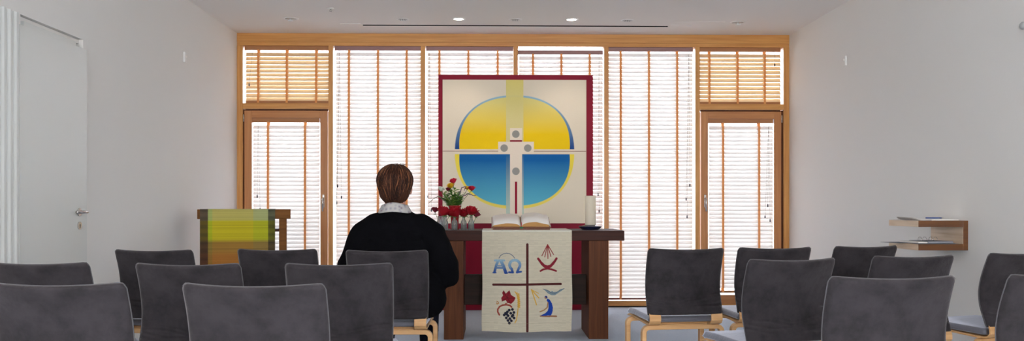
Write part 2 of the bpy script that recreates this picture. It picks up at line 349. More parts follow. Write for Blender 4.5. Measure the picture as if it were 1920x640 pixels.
# ------------------------------------------------------------------ slatted blinds
def blind(x0, x1, ztop, zbot, yc, tapes, slat, rail, label, cordx=None, cords=(), first_gap=0.03, tilt=56, group=None, brail=None):
    root = thing('slatted_blind', label, 'blind', ((x0+x1)/2, yc, zbot), 0, group)
    w = (x1-x0)/2; hh = ztop-zbot; hl = 0.012; hr_ = 0.0
    MB().box(-w-hl, w+hr_, -0.022, 0.022, hh-0.045, hh-0.0005).build('headrail', rail, root, bevel=0.002)
    pitch = 0.0438; s = MB(); z = hh-0.045-first_gap; a = radians(tilt); hw = 0.025; t = 0.0028
    rnd = random.Random(int((x0+20)*1000))
    while z > 0.034:
        # inner (room) edge low, outer edge high, faintly crowned like real wood slats; each slat hangs a touch unevenly
        aa = a + radians(rnd.uniform(-1.6, 1.6)); dz = rnd.uniform(-0.0008, 0.0008)
        sec = []
        for q in (-1, -0.5, 0, 0.5, 1):
            yy = q*hw; cr = 0.0022*(1-q*q)
            sec.append((yy*cos(aa) + cr*sin(aa), yy*sin(aa)*1 + cr*cos(aa) + z + dz))
        V = []
        for (y, zz) in sec: V += [(-w, y, zz), (w, y, zz)]
        nx, nz = -sin(aa)*t, cos(aa)*t
        for (y, zz) in sec: V += [(-w, y+nx, zz+nz), (w, y+nx, zz+nz)]
        F = []
        for i in range(4): F += [(2*i, 2*i+2, 2*i+3, 2*i+1), (10+2*i, 10+2*i+1, 10+2*i+3, 10+2*i+2)]
        F += [(0, 1, 11, 10), (8, 18, 19, 9)]
        for i in range(4): F += [(2*i, 10+2*i, 12+2*i, 2*i+2), (2*i+1, 2*i+3, 13+2*i, 11+2*i)]
        s.add(V, F); z -= pitch
    s.build('slats', slat, root)
    MB().box(-w, w, -0.016, 0.016, 0.0, 0.026).build('bottom_rail', brail or rail, root, bevel=0.003)
    for tx in tapes:
        x = tx-(x0+x1)/2
        tm = MB(); tm.box(x-0.0115, x+0.0115, -0.0265, -0.0255, 0.004, hh-0.04); tm.box(x-0.0115, x+0.0115, 0.0255, 0.0265, 0.004, hh-0.04)
        tm.build('ladder_tape', M['tape'], root)
    if cordx is not None:
        x = cordx-(x0+x1)/2
        cm = MB(); zl = min(c[1] for c in cords)-zbot if cords else 0.1
        for c in cords:
            cm.tube([(c[0]-(x0+x1)/2, -0.030, c[1]-zbot), (x, -0.030, hh-0.03)], 0.0012, 5)
        cm.build('pull_cord', M['cord'], root)
        for c in cords:
            tm = MB(); tm.lathe([(0.002, 0.03), (0.006, 0.022), (0.007, 0.0), (0.004, -0.004)], (c[0]-(x0+x1)/2, -0.030, c[1]-zbot-0.02), 10)
            tm.build('cord_tassel', M['tassel'], root, smooth=True)
    return root
yb = F0+0.045
blind(XL+0.086, MUL[0]-0.027, 2.80, 2.187, yb, (-2.506, -2.203, -1.890), M['slat_tan'], M['rail_tan'],
      'short tan wooden blind in the high window above the left glazed door', -2.56, ((-2.60, 2.39),), 0.045, 61)
blind(MUL[4]+0.027, XR-0.086, 2.80, 2.187, yb, (2.335, 2.640, 2.935), M['slat_tan'], M['rail_tan'],
      'short tan wooden blind in the high window above the right glazed door', 3.04, ((3.04, 2.62),), 0.045, 61)
blind(MUL[0]+0.050, MUL[1]-0.027, 2.80, 0.075, yb, (-1.232-0.31, -1.232, -0.925), M['slat'], M['rail_mauve'],
      'full height white blind directly behind the seated person, left of the painting', -1.64, ((-1.66, 1.31), (-1.62, 1.19), (-1.67, 1.13)), 0.04, 58)
blind(MUL[1]+0.044, MUL[2]-0.027, 2.80, 0.075, yb, (-0.575, -0.265, 0.05), M['slat'], M['rail_mauve'],
      'full height white blind behind the left half of the painting', -0.68, ((-0.70, 1.20), (-0.66, 1.05)), 0.04, 58)
blind(MUL[2]+0.035, MUL[3]-0.035, 2.765, 0.075, yb, (0.43, 0.735, 1.04), M['slat'], M['rail_mauve'],
      'full height white blind behind the right half of the painting and the candle', 1.14, ((1.13, 1.22), (1.14, 1.04)), 0.04, 58)
blind(MUL[3]+0.027, MUL[4]-0.046, 2.80, 0.075, yb, (1.375, 1.68, 1.985), M['slat'], M['rail_mauve'],
      'full height white blind right of the painting, beyond the free right end of the altar', 2.11, ((2.12, 1.32), (2.08, 1.17), (2.09, 0.98)), 0.04, 58)
yd = F0+0.028
blind(-2.557, -1.852, 2.026, 0.15, yd, (-2.398, -2.005), M['slat'], M['rail_tan'],
      'long white blind on the left glazed door, behind the lectern', -2.50, ((-2.51, 1.20), (-2.48, 1.06)), 0.05, 58)
blind(2.328, 3.020, 2.026, 0.15, yd, (2.478, 2.868), M['slat'], M['rail_tan'],
      'long white blind on the right glazed door', 2.97, ((2.96, 1.10), (2.93, 0.98), (2.985, 0.94)), 0.05, 58)

# ------------------------------------------------------------------ ceiling fittings
def downlight(loc, lit, big, label, group):
    root = thing('downlight', label, 'ceiling light', loc, 0, group); r = 0.078 if big else 0.066
    MB().lathe([(r*0.72, 0.0), (r*0.78, -0.006), (r*0.95, -0.006), (r, -0.002), (r, 0.0)], n=36, cap=False).build('trim_ring', M['whiteplast'], root, smooth=True)
    if lit:
        MB().lathe([(0.0005, -0.003), (r*0.5, -0.0045), (r*0.72, -0.002)], n=32).build('bulb', M['bulb'], root, smooth=True)
    else:
        MB().lathe([(0.0005, -0.002), (r*0.4, -0.004), (r*0.72, -0.001)], n=32).build('reflector', M['reflector'], root, smooth=True)
        if big: MB().lathe([(0.0005, -0.030), (0.02, -0.030), (0.028, -0.024), (0.012, -0.016), (0.012, -0.002)], n=24).build('cup', M['whiteplast'], root, smooth=True)
        else:
            b = MB()
            for k in range(3): b.box(-r*0.4+k*r*0.34, -r*0.4+k*r*0.34+0.008, -0.02, 0.02, -0.012, -0.002)
            b.build('louvre', M['greyplast'], root)
    return root
GL = None
downlight((-0.338, 8.94, H), True, False, 'lit round recessed ceiling lamp, left of the two that glow', GL)
downlight((0.777, 8.94, H), True, False, 'lit round recessed ceiling lamp, right of the two that glow', GL)
downlight((-1.989, 8.96, H), False, True, 'unlit white ceiling fitting nearest the left wall', GL)
downlight((2.458, 9.05, H), False, True, 'unlit white ceiling fitting nearest the right wall', GL)
downlight((-0.891, 8.96, H), False, False, 'unlit grey ceiling lamp left of the left glowing lamp', GL)
downlight((0.219, 8.96, H), False, False, 'unlit grey ceiling lamp between the two glowing lamps', GL)
downlight((1.333, 8.97, H), False, False, 'unlit grey ceiling lamp right of the right glowing lamp', GL)
for x in (-0.338, 0.777):
    l = bpy.data.lights.new('lamp_light', 'SPOT'); l.energy = 14; l.spot_size = radians(95); l.spot_blend = 0.6; l.color = (1, 0.85, 0.72); l.shadow_soft_size = 0.04
    o = bpy.data.objects.new('lamp_light', l); o.location = (x, 8.94, H-0.02); COL.objects.link(o)
t = thing('sprinkler_head', 'small white sprinkler nozzle hanging from the ceiling on the left', 'sprinkler', (-1.512, 8.48, H))
MB().lathe([(0.0005, 0), (0.032, 0), (0.030, -0.008), (0.0005, -0.012)], n=24).build('escutcheon', M['whiteplast'], t, smooth=True)
MB().lathe([(0.007, -0.008), (0.007, -0.018), (0.0005, -0.020)], n=12).tube([(-0.009, 0, -0.016), (-0.012, 0, -0.024), (0, 0, -0.030)], 0.002).tube([(0.009, 0, -0.016), (0.012, 0, -0.024), (0, 0, -0.030)], 0.002).lathe([(0.0005, -0.030), (0.012, -0.030), (0.012, -0.032), (0.0005, -0.032)], n=16).build('nozzle', M['greyplast'], t)

# ------------------------------------------------------------------ wall fittings
def wall_sensor(x, y, z, sgn, label):
    t = thing('wall_sensor', label, 'sensor', (x, y, z))
    MB().box(min(0, sgn*0.018), max(0, sgn*0.018), -0.025, 0.025, -0.045, 0.045).build('housing', M['whiteplast'], t, bevel=0.004)
    MB().ellipsoid((sgn*0.02, 0, 0.008), (0.01, 0.014, 0.014)).build('lens', M['paper'], t, smooth=True)
wall_sensor(XL, 8.06, 2.40, 1, 'small white sensor box high on the left wall')
wall_sensor(XR, 8.14, 2.40, -1, 'small white sensor box high on the right wall')
t = thing('wall_hook', 'small round grey knob high on the right wall at the picture edge', 'knob', (XR, 5.34, 2.160))
MB().lathe([(0.0005, 0), (0.012, 0), (0.012, -0.025), (0.0005, -0.025)], ax='X', n=16).build('stem', M['steel'], t, smooth=True)
MB().ellipsoid((-0.035, 0, 0), (0.02, 0.024, 0.024)).build('cap', M['greyplast'], t, smooth=True)

# white flush door in the left wall
dr = bpy.data.objects.new('door_1', None); COL.objects.link(dr); dr.location = (XL, 5.24, 0); dr['kind'] = 'structure'
MB().box(0.0, 0.022, 0.0, 0.86, 0.008, 2.125).build('door_leaf', M['white'], dr, bevel=0.002)
MB().box(-0.10, -0.006, 0.10, 0.765, 2.130, 2.163).build('closer_rail', M['white'], dr, bevel=0.002)
MB().box(-0.10, -0.026, 0.10, 0.845, 2.163, 2.189).build('frame_head', M['wall'], dr)
MB().box(-0.138, -0.03, 0.053, 0.09, 2.10, 2.186).build('recess_shade', M['black'], dr)  # black block painting in the shade at the open end of the recess
hm = MB(); hm.lathe([(0.0005, 0.0), (0.026, 0.0), (0.026, 0.008), (0.0005, 0.008)], (0.022, 0.74, 1.045), n=24, ax='X')
hm.build('handle_rose', M['steel'], dr, smooth=False)
MB().tube([(0.03, 0.74, 1.045), (0.068, 0.74, 1.045), (0.078, 0.732, 1.045), (0.078, 0.71, 1.045), (0.078, 0.590, 1.045)], 0.0105, 12).build('door_handle', M['steel'], dr, smooth=True)
MB().lathe([(0.0005, 0.0), (0.026, 0.0), (0.026, 0.008), (0.0005, 0.008)], (0.022, 0.74, 0.957), n=24, ax='X').build('key_rose', M['steel'], dr)
MB().box(0.030, 0.031, 0.736, 0.744, 0.942, 0.965).build('keyhole', M['black'], dr)
# fluted folding partition next to the door
t = thing('folding_partition', 'white upright-ribbed folding partition at the left edge, beside the white door', 'partition', (XL, 5.235, 0))
fp = MB(); pw = 0.066
for k in range(16):
    y1 = -k*pw; prof = [(0.004, y1-0.0), (0.022, y1-0.006), (0.030, y1-0.022), (0.030, y1-0.044), (0.022, y1-0.060), (0.004, y1-0.066)]
    V = []; F = []
    for (x, y) in prof: V += [(x, y, 0.01), (x, y, 2.185)]
    for i in range(5): F.append((2*i, 2*i+2, 2*i+3, 2*i+1))
    F.append((1, 3, 5, 7, 9, 11)); F.append((0, 10, 8, 6, 4, 2)); F.append((0, 1, 11, 10))
    fp.add(V, F)
fp.build('ribbed_panel', M['white'], t)

# ------------------------------------------------------------------ painting on its crimson board
def paint_art():
    w, h = 300, 330
    x0, x1, z0, z1 = -0.524, 0.973, 0.907, 2.403
    N = 440
    xs = np.linspace(830, 1099, N); ys = np.linspace(419, 150, N)      # drawing units of the artwork's own layout
    X, Y = np.meshgrid(xs, ys); img = np.zeros((N, N, 3)); 
    L = lambda c: np.array(lin(c)[:3])
    img[:] = L((230, 218, 196))
    def blend(mask, col): 
        m = mask[..., None]; img[:] = img*(1-m) + np.asarray(col)*m
    cx, cy = 964.6, 285.5; n = 2.25
    def sup(rx, ry): 
        v = (np.abs(X-cx)/rx)**n + (np.abs(Y-cy)/ry)**n
        return np.clip((1-v)*rx/2.2+0.5, 0, 1)
    up = (Y < 280.5).astype(float); lo = (Y > 289.2).astype(float); ramp = lambda a, b: np.clip((Y-a)/(b-a), 0, 1)[..., None]
    outer = sup(111.8, 106.5)
    k = np.clip((Y-179)/(281-179), 0, 1); kb = np.clip((388-Y)/(388-289), 0, 1)
    # inner edge of the tapering ring
    vin = np.where(Y < cy, (np.abs(X-cx)/(111.8-8.6*k))**n + (np.abs(Y-cy)/103.0)**n, (np.abs(X-cx)/(111.8-8.6*kb))**n + (np.abs(Y-cy)/100.5)**n)
    inner = np.clip((1-vin)*50+0.5, 0, 1)
    r = ramp(179, 280); arcc = L((150, 190, 210))*(1-r) + L((6, 62, 130))*r
    r2 = ramp(192, 252); yel = L((226, 212, 130))*(1-r2) + L((246, 206, 12))*r2
    blend(outer*up, arcc); blend(inner*up, yel)
    r = ramp(289, 388); ringy = L((240, 218, 70))*(1-r*0.3) + L((235, 222, 150))*r*0.3
    r3 = ramp(300, 385); blue = L((0, 96, 164))*(1-r3) + L((96, 186, 208))*r3
    blend(outer*lo, ringy); blend(inner*lo, blue)
    band = ((X > 948.5) & (X < 981)).astype(float)
    rb = ramp(151, 230); bc = L((226, 212, 120))*(1-rb) + L((222, 210, 150))*rb
    blend(band*up*0.95, bc)
    side = (((X > 948.5) & (X < 956)) | ((X > 978.5) & (X < 981.5))).astype(float)
    rs = ramp(290, 395); sc_ = L((10, 96, 150))*(1-rs) + L((185, 205, 190))*rs
    blend(side*((Y > 289) & (Y < 402))*0.9, sc_)
    white = L((236, 222, 204))
    def rect(a, b, c, d, col): blend(((X > a) & (X < b) & (Y > c) & (Y < d)).astype(float), col)
    rect(830, 1099, 280.5, 289.2, L((230, 216, 196))); rect(830, 1099, 283.3, 284.8, L((150, 108, 88)))
    rect(955.8, 978.6, 240.5, 264, white); rect(934, 1000.5, 266.4, 288.0, white); rect(955.8, 978.6, 288, 404, white)
    rect(955.8, 978.6, 263.2, 266.4, L((140, 14, 44)))
    for (a, b) in ((966.8, 251.8), (945, 278), (989.2, 278), (967, 321.4)):
        blend(np.clip((7.0-np.sqrt((X-a)**2+(Y-b)**2))*1.5+0.5, 0, 1), L((150, 148, 142)))
    rect(965.1, 969.2, 341, 401, L((150, 12, 44)))
    return x0, x1, z0, z1, N, img
art = thing('cross_painting', 'large square painting of a white cross over a yellow and blue disc', 'painting', (0.238, 9.46, 0))
bd = MB(); bd.box(-0.807, 0.808, 0.0, 0.035, 0.0, 2.458); bd.build('crimson_board', M['redboard'], art, bevel=0.003)
x0, x1, z0, z1, N, img = paint_art()
V = []; F = []
for j in range(N):
    for i in range(N): V.append((x0+(x1-x0)*i/(N-1)-0.238, -0.021, z0+(z1-z0)*j/(N-1)))
for j in range(N-1):
    for i in range(N-1): a = j*N+i; F.append((a, a+1, a+N+1, a+N))
bp = MB(); bp.v = V; bp.f = F
pc = bp.build('painted_face', M['painting'], art)
cols = np.ones((N*N, 4)); cols[:, :3] = img.reshape(-1, 3); paint(pc, cols)
MB().box(x0-0.238, x1-0.238, -0.020, 0.0, z0, z1).build('canvas', M['paper'], art)

# ------------------------------------------------------------------ altar
alt = thing('altar_table', 'dark wooden altar table with slab legs carrying book, candle and flowers', 'altar', (0.268, 7.36, 0))
MB().box(-0.80, 0.802, 0.0, 0.70, 0.803, 0.885).build('table_top', M['oak_d_h'], alt, bevel=0.004)
MB().box(-0.667, -0.508, 0.01, 0.63, 0.0, 0.802).build('leg', M['oak_d_v'], alt, bevel=0.004)
MB().box(0.512, 0.672, 0.01, 0.63, 0.0, 0.802).build('leg', M['oak_d_v'], alt, bevel=0.004)
MB().box(-0.507, 0.511, 0.20, 0.29, 0.262, 0.512).build('stretcher', M['beam'], alt, bevel=0.004)

def raster_cloth():
    # motifs in the cloth's own drawing units
    S = 2
    xs = np.linspace(904, 1072, 168*S+1); ys = np.linspace(433, 623, 190*S+1)
    X, Y = np.meshgrid(xs, ys); L = lambda c: np.array(lin(c)[:3])
    img = np.zeros(X.shape+(3,)); img[:] = L((202, 194, 172))
    rs = np.random.RandomState(3)
    rowv = rs.normal(0, 0.035, (X.shape[0], 1)); rowv2 = np.repeat(rs.normal(0, 0.05, (X.shape[0]//4+1, 24)), 4, 0)[:X.shape[0]]
    rowv2 = np.repeat(rowv2, X.shape[1]//24+1, 1)[:, :X.shape[1]]
    img *= (1+rowv+rowv2*0.5)[..., None]
    A = lambda x, y: (900+x/4.922, 470+y/4.922)
    B = lambda x, y: (900+x/2.909, 420+y/2.909)
    thr = 1+rs.normal(0, 0.12, X.shape)
    def blend(m, c):
        c = np.asarray(c); m = np.clip(m, 0, 1)[..., None]; img[:] = img*(1-m) + (c*thr[..., None])*m
    def seg(p, q, r, c, r2=None):
        p = np.array(p); q = np.array(q); d = q-p; t = np.clip(((X-p[0])*d[0]+(Y-p[1])*d[1])/(d@d+1e-9), 0, 1)
        rr = r if r2 is None else r*(1-t)+r2*t
        dist = np.hypot(X-p[0]-t*d[0], Y-p[1]-t*d[1]); blend((rr-dist)*1.6+0.5, c)
    def path(pts, r, c):
        for a, b in zip(pts[:-1], pts[1:]): seg(a, b, r, c)
    def disc(p, r, c): blend((r-np.hypot(X-p[0], Y-p[1]))*1.6+0.5, c)
    def poly(pts, c):
        ins = np.zeros(X.shape, bool); n = len(pts)
        for i in range(n):
            x1_, y1_ = pts[i]; x2_, y2_ = pts[(i+1) % n]
            if y1_ == y2_: continue
            cnd = ((y1_ > Y) != (y2_ > Y)) & (X < (x2_-x1_)*(Y-y1_)/(y2_-y1_)+x1_); ins ^= cnd
        blend(ins.astype(float), c)
    mar = L((78, 26, 26))
    seg((988.6, 457.5), (988.6, 621), 2.3, mar); seg((924.5, 534), (1051, 532.8), 2.2, mar)
    # alpha and omega, blue shading from pale to deep
    def bl(y): k = min(1, max(0, (y-483)/(512-483))); return L((150, 186, 205))*(1-k)+L((18, 62, 140))*k
    def vpath(pts, r):
        for a, b in zip(pts[:-1], pts[1:]):
            for i in range(8):
                p = (a[0]+(b[0]-a[0])*i/8, a[1]+(b[1]-a[1])*i/8); q = (a[0]+(b[0]-a[0])*(i+1)/8, a[1]+(b[1]-a[1])*(i+1)/8)
                seg(p, q, r, bl((p[1]+q[1])/2))
    vpath([A(168, 92), A(150, 130), A(132, 198)], 2.3); vpath([A(192, 92), A(215, 140), A(236, 200)], 2.9)
    vpath([A(138, 88), A(222, 88)], 1.9); vpath([A(150, 158), A(216, 158)], 1.6); vpath([A(155, 138), A(205, 138)], 1.0); vpath([A(118, 203), A(146, 203)], 1.1); vpath([A(226, 205), A(252, 205)], 1.2)
    om = [A(320+48*cos(radians(a)), 130+46*sin(radians(a))) for a in range(128, 413, 15)]
    vpath(om, 2.4); vpath([om[0], A(300, 196)], 2.2); vpath([om[-1], A(342, 196)], 2.2); vpath([A(266, 198), A(304, 200)], 1.7); vpath([A(338, 200), A(378, 192)], 1.7)
    path([A(175, 68), A(190, 42), A(215, 26), A(245, 20), A(275, 25), A(300, 42), A(320, 66)], 0.65, L((96, 108, 128)))
    # rays over a bowl
    rr = L((138, 34, 40))
    for e in ((337, 172), (353, 178), (370, 187), (386, 176), (401, 165)): seg(B(368, 110), B(*e), 0.8, rr)
    bw = L((128, 22, 40))
    path([B(317, 188), B(326, 200), B(338, 218), B(352, 232), B(368, 238), B(384, 232), B(399, 216), B(410, 199), B(417, 187)], 2.2, bw)
    path([B(332, 208), B(350, 226), B(368, 232), B(386, 226), B(404, 206)], 2.2, bw)
    path([B(330, 256), B(345, 247), B(368, 243), B(390, 247), B(415, 256)], 1.8, bw)
    # vine leaf, tendril, grapes, ear of corn
    poly([A(*p) for p in ((217, 366), (237, 397), (270, 363), (286, 408), (328, 434), (312, 468), (288, 492), (252, 482), (238, 458), (202, 472), (196, 438), (212, 414), (202, 390))], L((132, 20, 34)))
    for e in ((215, 380), (268, 378), (312, 440), (280, 480), (208, 462)): seg(A(250, 435), A(*e), 0.45, L((80, 12, 20)))
    path([A(181, 597), A(166, 570), A(166, 545), A(182, 520), A(210, 505), A(245, 500), A(275, 505), A(292, 520)], 1.5, L((150, 62, 46)))
    path([A(230, 500), A(238, 488), A(250, 486)], 0.8, L((150, 62, 46))); path([A(155, 470), A(168, 478), A(172, 490), A(158, 496), A(154, 485)], 0.8, L((176, 120, 60)))
    nav = L((18, 20, 44))
    for g in ((177, 466), (160, 470), (185, 482), (150, 480), (168, 487), (140, 488), (133, 498), (154, 501), (175, 503), (186, 512), (144, 513), (163, 516), (180, 497), (153, 527), (171, 528), (160, 541), (147, 493)): disc(B(*g), 2.6, nav)
    wy = L((206, 160, 58))
    path([A(322, 378), A(345, 410), A(356, 450), A(352, 520), A(346, 580), A(335, 640), A(322, 665)], 0.9, wy)
    for i in range(8):
        y = 392+i*17; disc(A(340+min(i, 4)*3, y), 1.7, wy); disc(A(356+min(i, 4)*2, y+8), 1.6, wy)
    # sun rays, dove, kneeling figure in blue
    for e, r in (((520, 502), 1.0), ((541, 438), 1.0), ((540, 396), 0.7)): seg(A(474, 360), A(*e), r, wy)
    dv = L((122, 140, 150))
    poly([A(*p) for p in ((583, 355), (622, 366), (652, 384), (664, 372), (676, 384), (712, 382), (740, 358), (776, 351), (752, 372), (716, 396), (690, 414), (662, 416), (628, 400))], dv)
    path([A(584, 357), A(625, 370), A(655, 392), A(690, 398), A(735, 366), A(774, 352)], 0.6, L((84, 104, 120)))
    seg(A(556, 608), A(640, 614), 1.3, L((150, 104, 72))); seg(A(640, 610), A(702, 612), 1.6, L((150, 104, 72)))
    poly([A(*p) for p in ((618, 446), (640, 456), (660, 490), (670, 530), (666, 575), (652, 604), (572, 607), (558, 602), (600, 582), (622, 560), (630, 530), (628, 490), (612, 462))], L((14, 60, 158)))
    disc(A(607, 433), 2.7, L((20, 50, 130))); disc(A(601, 440), 1.5, L((150, 104, 72)))
    path([A(624, 484), A(618, 528), A(592, 552), A(552, 568)], 1.1, L((160, 116, 70)))
    hem = (Y > 606.5) & (Y < 607.5); blend(hem.astype(float)*0.4, L((150, 140, 105)))
    return xs, ys, img
xs, ys, img = raster_cloth()
nx_, ny_ = len(xs), len(ys)
cx0, cx1 = -0.088-0.268, 0.640-0.268
def cl_x(i, fall): 
    u = i/(nx_-1); return cx0+(cx1-cx0)*u + 0.010*sin(fall*9+u*2)*fall*(u-0.5)
rows = []   # (y, z, fall, img row)
for j in range(7): rows.append((0.60-0.58*j/6, 0.888, 0, 0))
rows.append((0.004, 0.888, 0, 0)); rows.append((-0.004, 0.884, 0, 0))
zt, zb = 0.878, 0.068
for j in range(ny_): f_ = j/(ny_-1); rows.append((-0.006, zt+(zb-zt)*f_, f_, j))
V = []; C = []
for (y, z, fl, r) in rows:
    for i in range(nx_):
        u = i/(nx_-1)
        yy = y - (0.010*fl*fl*(1+sin(u*7+0.5)) if fl else 0); zz = z
        if fl: zz = z + fl*fl*(0.012*(2*u-1)**2 + 0.003*sin(u*11)) - 0.006*fl*fl
        V.append((cl_x(i, fl), yy, zz))
        C.append(tuple(img[r, i])+(1,) if fl or r else (*lin((214, 212, 200))[:3], 1))  # rows on the table top are paler, with sky reflection put into the colour
F = [(j*nx_+i, j*nx_+i+1, (j+1)*nx_+i+1, (j+1)*nx_+i) for j in range(len(rows)-1) for i in range(nx_-1)]
b = MB(); b.v = V; b.f = F
o = b.build('embroidered_altar_cloth', M['antependium']); o.location = (0.268, 7.36, 0); paint(o, C)
so = o.modifiers.new('thick', 'SOLIDIFY'); so.thickness = 0.0022; so.offset = 0
tag(o, 'cream woven cloth with embroidered cross, grapes and letters hanging from the altar', 'altar cloth')

# open book
brs = thing('book_rest', 'low brown wedge-shaped book rest under the open book on the altar', 'book rest', (0.232, 7.45, 0.8895))
V_ = [(-0.235, 0, 0), (0.235, 0, 0), (0.235, 0.28, 0), (-0.235, 0.28, 0), (-0.235, 0, 0.012), (0.235, 0, 0.012), (0.235, 0.28, 0.084), (-0.235, 0.28, 0.084)]
MB().add(V_, [(0,3,2,1),(4,5,6,7),(0,1,5,4),(1,2,6,5),(2,3,7,6),(3,0,4,7)]).build('wedge', M['leather'], brs, bevel=0.002)
bk = thing('open_book', 'thick open book with gilt-edged pages lying on the altar', 'book', (0.232, 7.44+0.16*cos(0.251), 0.9018+0.16*sin(0.251)))
bk.rotation_euler = (0.251, 0, 0)
MB().box(-0.245, 0.245, -0.16, 0.16, 0.0, 0.012).build('cover', M['leather'], bk, bevel=0.004)
def pages(sgn, hh):
    m = MB(); n = 16
    prof = []
    for i in range(n+1):
        u = i/n; prof.append((sgn*(0.004+0.226*u), 0.012+hh*(0.55+0.45*sin(min(1, u*1.35+0.12)*pi*0.62)) * (1-0.55*max(0, u-0.55)/0.45) - (0.018*exp(-u*14))))
    V = []; F = []
    for (x, z) in prof: V += [(x*0.985, -0.15, z), (x*0.985, 0.15, z)]
    for (x, z) in prof: V += [(x, -0.15, 0.012), (x, 0.15, 0.012)]
    k = 2*(n+1)
    for i in range(n): F += [(2*i, 2*i+2, 2*i+3, 2*i+1), (2*i, k+2*i, k+2*i+2, 2*i+2), (2*i+1, 2*i+3, k+2*i+3, k+2*i+1)]
    F += [(0, 1, k+1, k), (2*n, k+2*n, k+2*n+1, 2*n+1)]
    return m.add(V, F), prof
for sgn, hh in ((-1, 0.030), (1, 0.040)):
    m, prof = pages(sgn, hh); o = m.build('page_block', M['paperedge'], bk)
    sh = MB(); n = len(prof); V = []
    for (x, z) in prof: V += [(x*0.985+0.0, -0.152, z+0.0015), (x*0.985, 0.152, z+0.0015)]
    # the top leaves droop over the fore edge
    x, z = prof[-1]; V += [(x*1.035, -0.150, z*0.55), (x*1.035, 0.152, z*0.55)]
    F = [(2*i, 2*i+2, 2*i+3, 2*i+1) for i in range(n)]
    o = sh.add(V, F).build('open_page', M['paper'], bk, smooth=True); s_ = o.modifiers.new('t', 'SOLIDIFY'); s_.thickness = 0.002
MB().box(-0.012, 0.014, -0.163, -0.158, 0.0, 0.014).build('spine_ribbon', M['ribbon'], bk)
MB().tube([(0.0, -0.152, 0.05), (0.002, -0.156, 0.03), (-0.004, -0.159, 0.014)], 0.003, 6).build('marker_ribbon', M['redribbon'], bk)

# candle on its dish
pl = thing('candle_dish', 'shallow dark blue dish under the candle on the altar', 'dish', (0.823, 7.66, 0.8855))
MB().lathe([(0.0005, 0), (0.068, 0), (0.074, 0.004), (0.094, 0.020), (0.099, 0.027), (0.097, 0.030), (0.080, 0.030), (0.058, 0.036), (0.050, 0.041), (0.0005, 0.041)], n=48).build('dish_body', M['plate'], pl, smooth=True)
ca = thing('pillar_candle', 'thick ivory pillar candle standing in the dark dish on the altar', 'candle', (0.825, 7.66, 0.9267))
MB().lathe([(0.0005, 0), (0.044, 0), (0.045, 0.003), (0.045, 0.242), (0.043, 0.246), (0.040, 0.242), (0.036, 0.236), (0.0005, 0.232)], n=40).build('wax_body', M['wax'], ca, smooth=True)
MB().tube([(0, 0, 0.231), (0.001, 0, 0.240), (0.004, 0, 0.245)], 0.0012, 6).build('wick', M['black'], ca)

# ------------------------------------------------------------------ flowers
def rose_bm(r, rnd):
    m = MB()
    for ring, (nP, rad, hgt, open_) in enumerate(((3, 0.30, 0.95, -0.1), (4, 0.5, 0.95, 0.05), (5, 0.72, 0.85, 0.25), (6, 0.92, 0.68, 0.5))):
        for k in range(nP):
            a0 = 2*pi*k/nP+ring*0.7+rnd.uniform(-0.15, 0.15); wd = 2.3*pi/nP*0.62
            def fn(u, v, a0=a0, wd=wd, rad=rad, hgt=hgt, open_=open_):
                a = a0+(u-0.5)*2*wd*sin(pi*(0.25+0.6*v))
                rr = 1.35*r*(0.12+(rad-0.12)*sin(v*pi/2)**0.8 + open_*0.35*v**4)
                z = r*(-0.75+ (hgt+0.75)*v - open_*0.35*v**6 - 0.18*(2*u-1)**2*v)
                return (rr*cos(a), rr*sin(a), z)
            m.grid(fn, 7, 6)
    return m
def leaf_fn(m, base, d, up, L_, W_):
    d = Vector(d).normalized(); up = Vector(up); s_ = d.cross(up).normalized(); n = s_.cross(d); base = Vector(base)
    def fn(u, v):
        w = W_*sin(pi*min(1, v*0.93+0.05))**0.8; x = (u-0.5)*w
        return base+d*(L_*v)+s_*x+n*(abs(u-0.5)*w*0.5 - L_*0.25*v*v)
    m.grid(fn, 5, 7)
ALT_Z = 0.8855
btl0 = thing('glass_bottle', 'x', 'bottle', (0, 0, 0))
MB().lathe([(0.0005, 0.0), (0.022, 0.0), (0.0245, 0.004), (0.0245, 0.062), (0.021, 0.076), (0.013, 0.088), (0.011, 0.094), (0.011, 0.108), (0.0145, 0.110), (0.0145, 0.116), (0.010, 0.116), (0.009, 0.095), (0.011, 0.088), (0.019, 0.075), (0.0225, 0.062), (0.0225, 0.006), (0.0005, 0.005)], n=28).build('bottle_body', M['vglass'], btl0, smooth=True)
MB().lathe([(0.0005, 0.006), (0.0215, 0.007), (0.0215, 0.045), (0.0005, 0.045)], n=24).build('water', M['water'], btl0, smooth=True)
bots = [(-0.457, 7.53, 'rightmost', 0), ]
P_B = [(-0.447, 7.56, 'glass bottle nearest the seated person, holding the small dark rose bud'),
       (-0.395, 7.50, 'glass bottle second from the left on the altar, with a red bloom'),
       (-0.318, 7.50, 'clear glass bottle standing directly in front of the ruby vase'),
       (-0.243, 7.53, 'glass bottle second from the right on the altar, with a dark red bloom'),
       (-0.180, 7.49, 'rightmost glass bottle on the altar, in front of the painting'),
       (-0.425, 7.64, 'glass bottle half hidden behind the two leftmost bottles on the altar')]
for i, (x, y, lab) in enumerate(P_B):
    if i == 0: btl0.location = (x, y, ALT_Z); btl0['label'] = lab
    else: dup(btl0, (x, y, ALT_Z), i*0.4, lab)
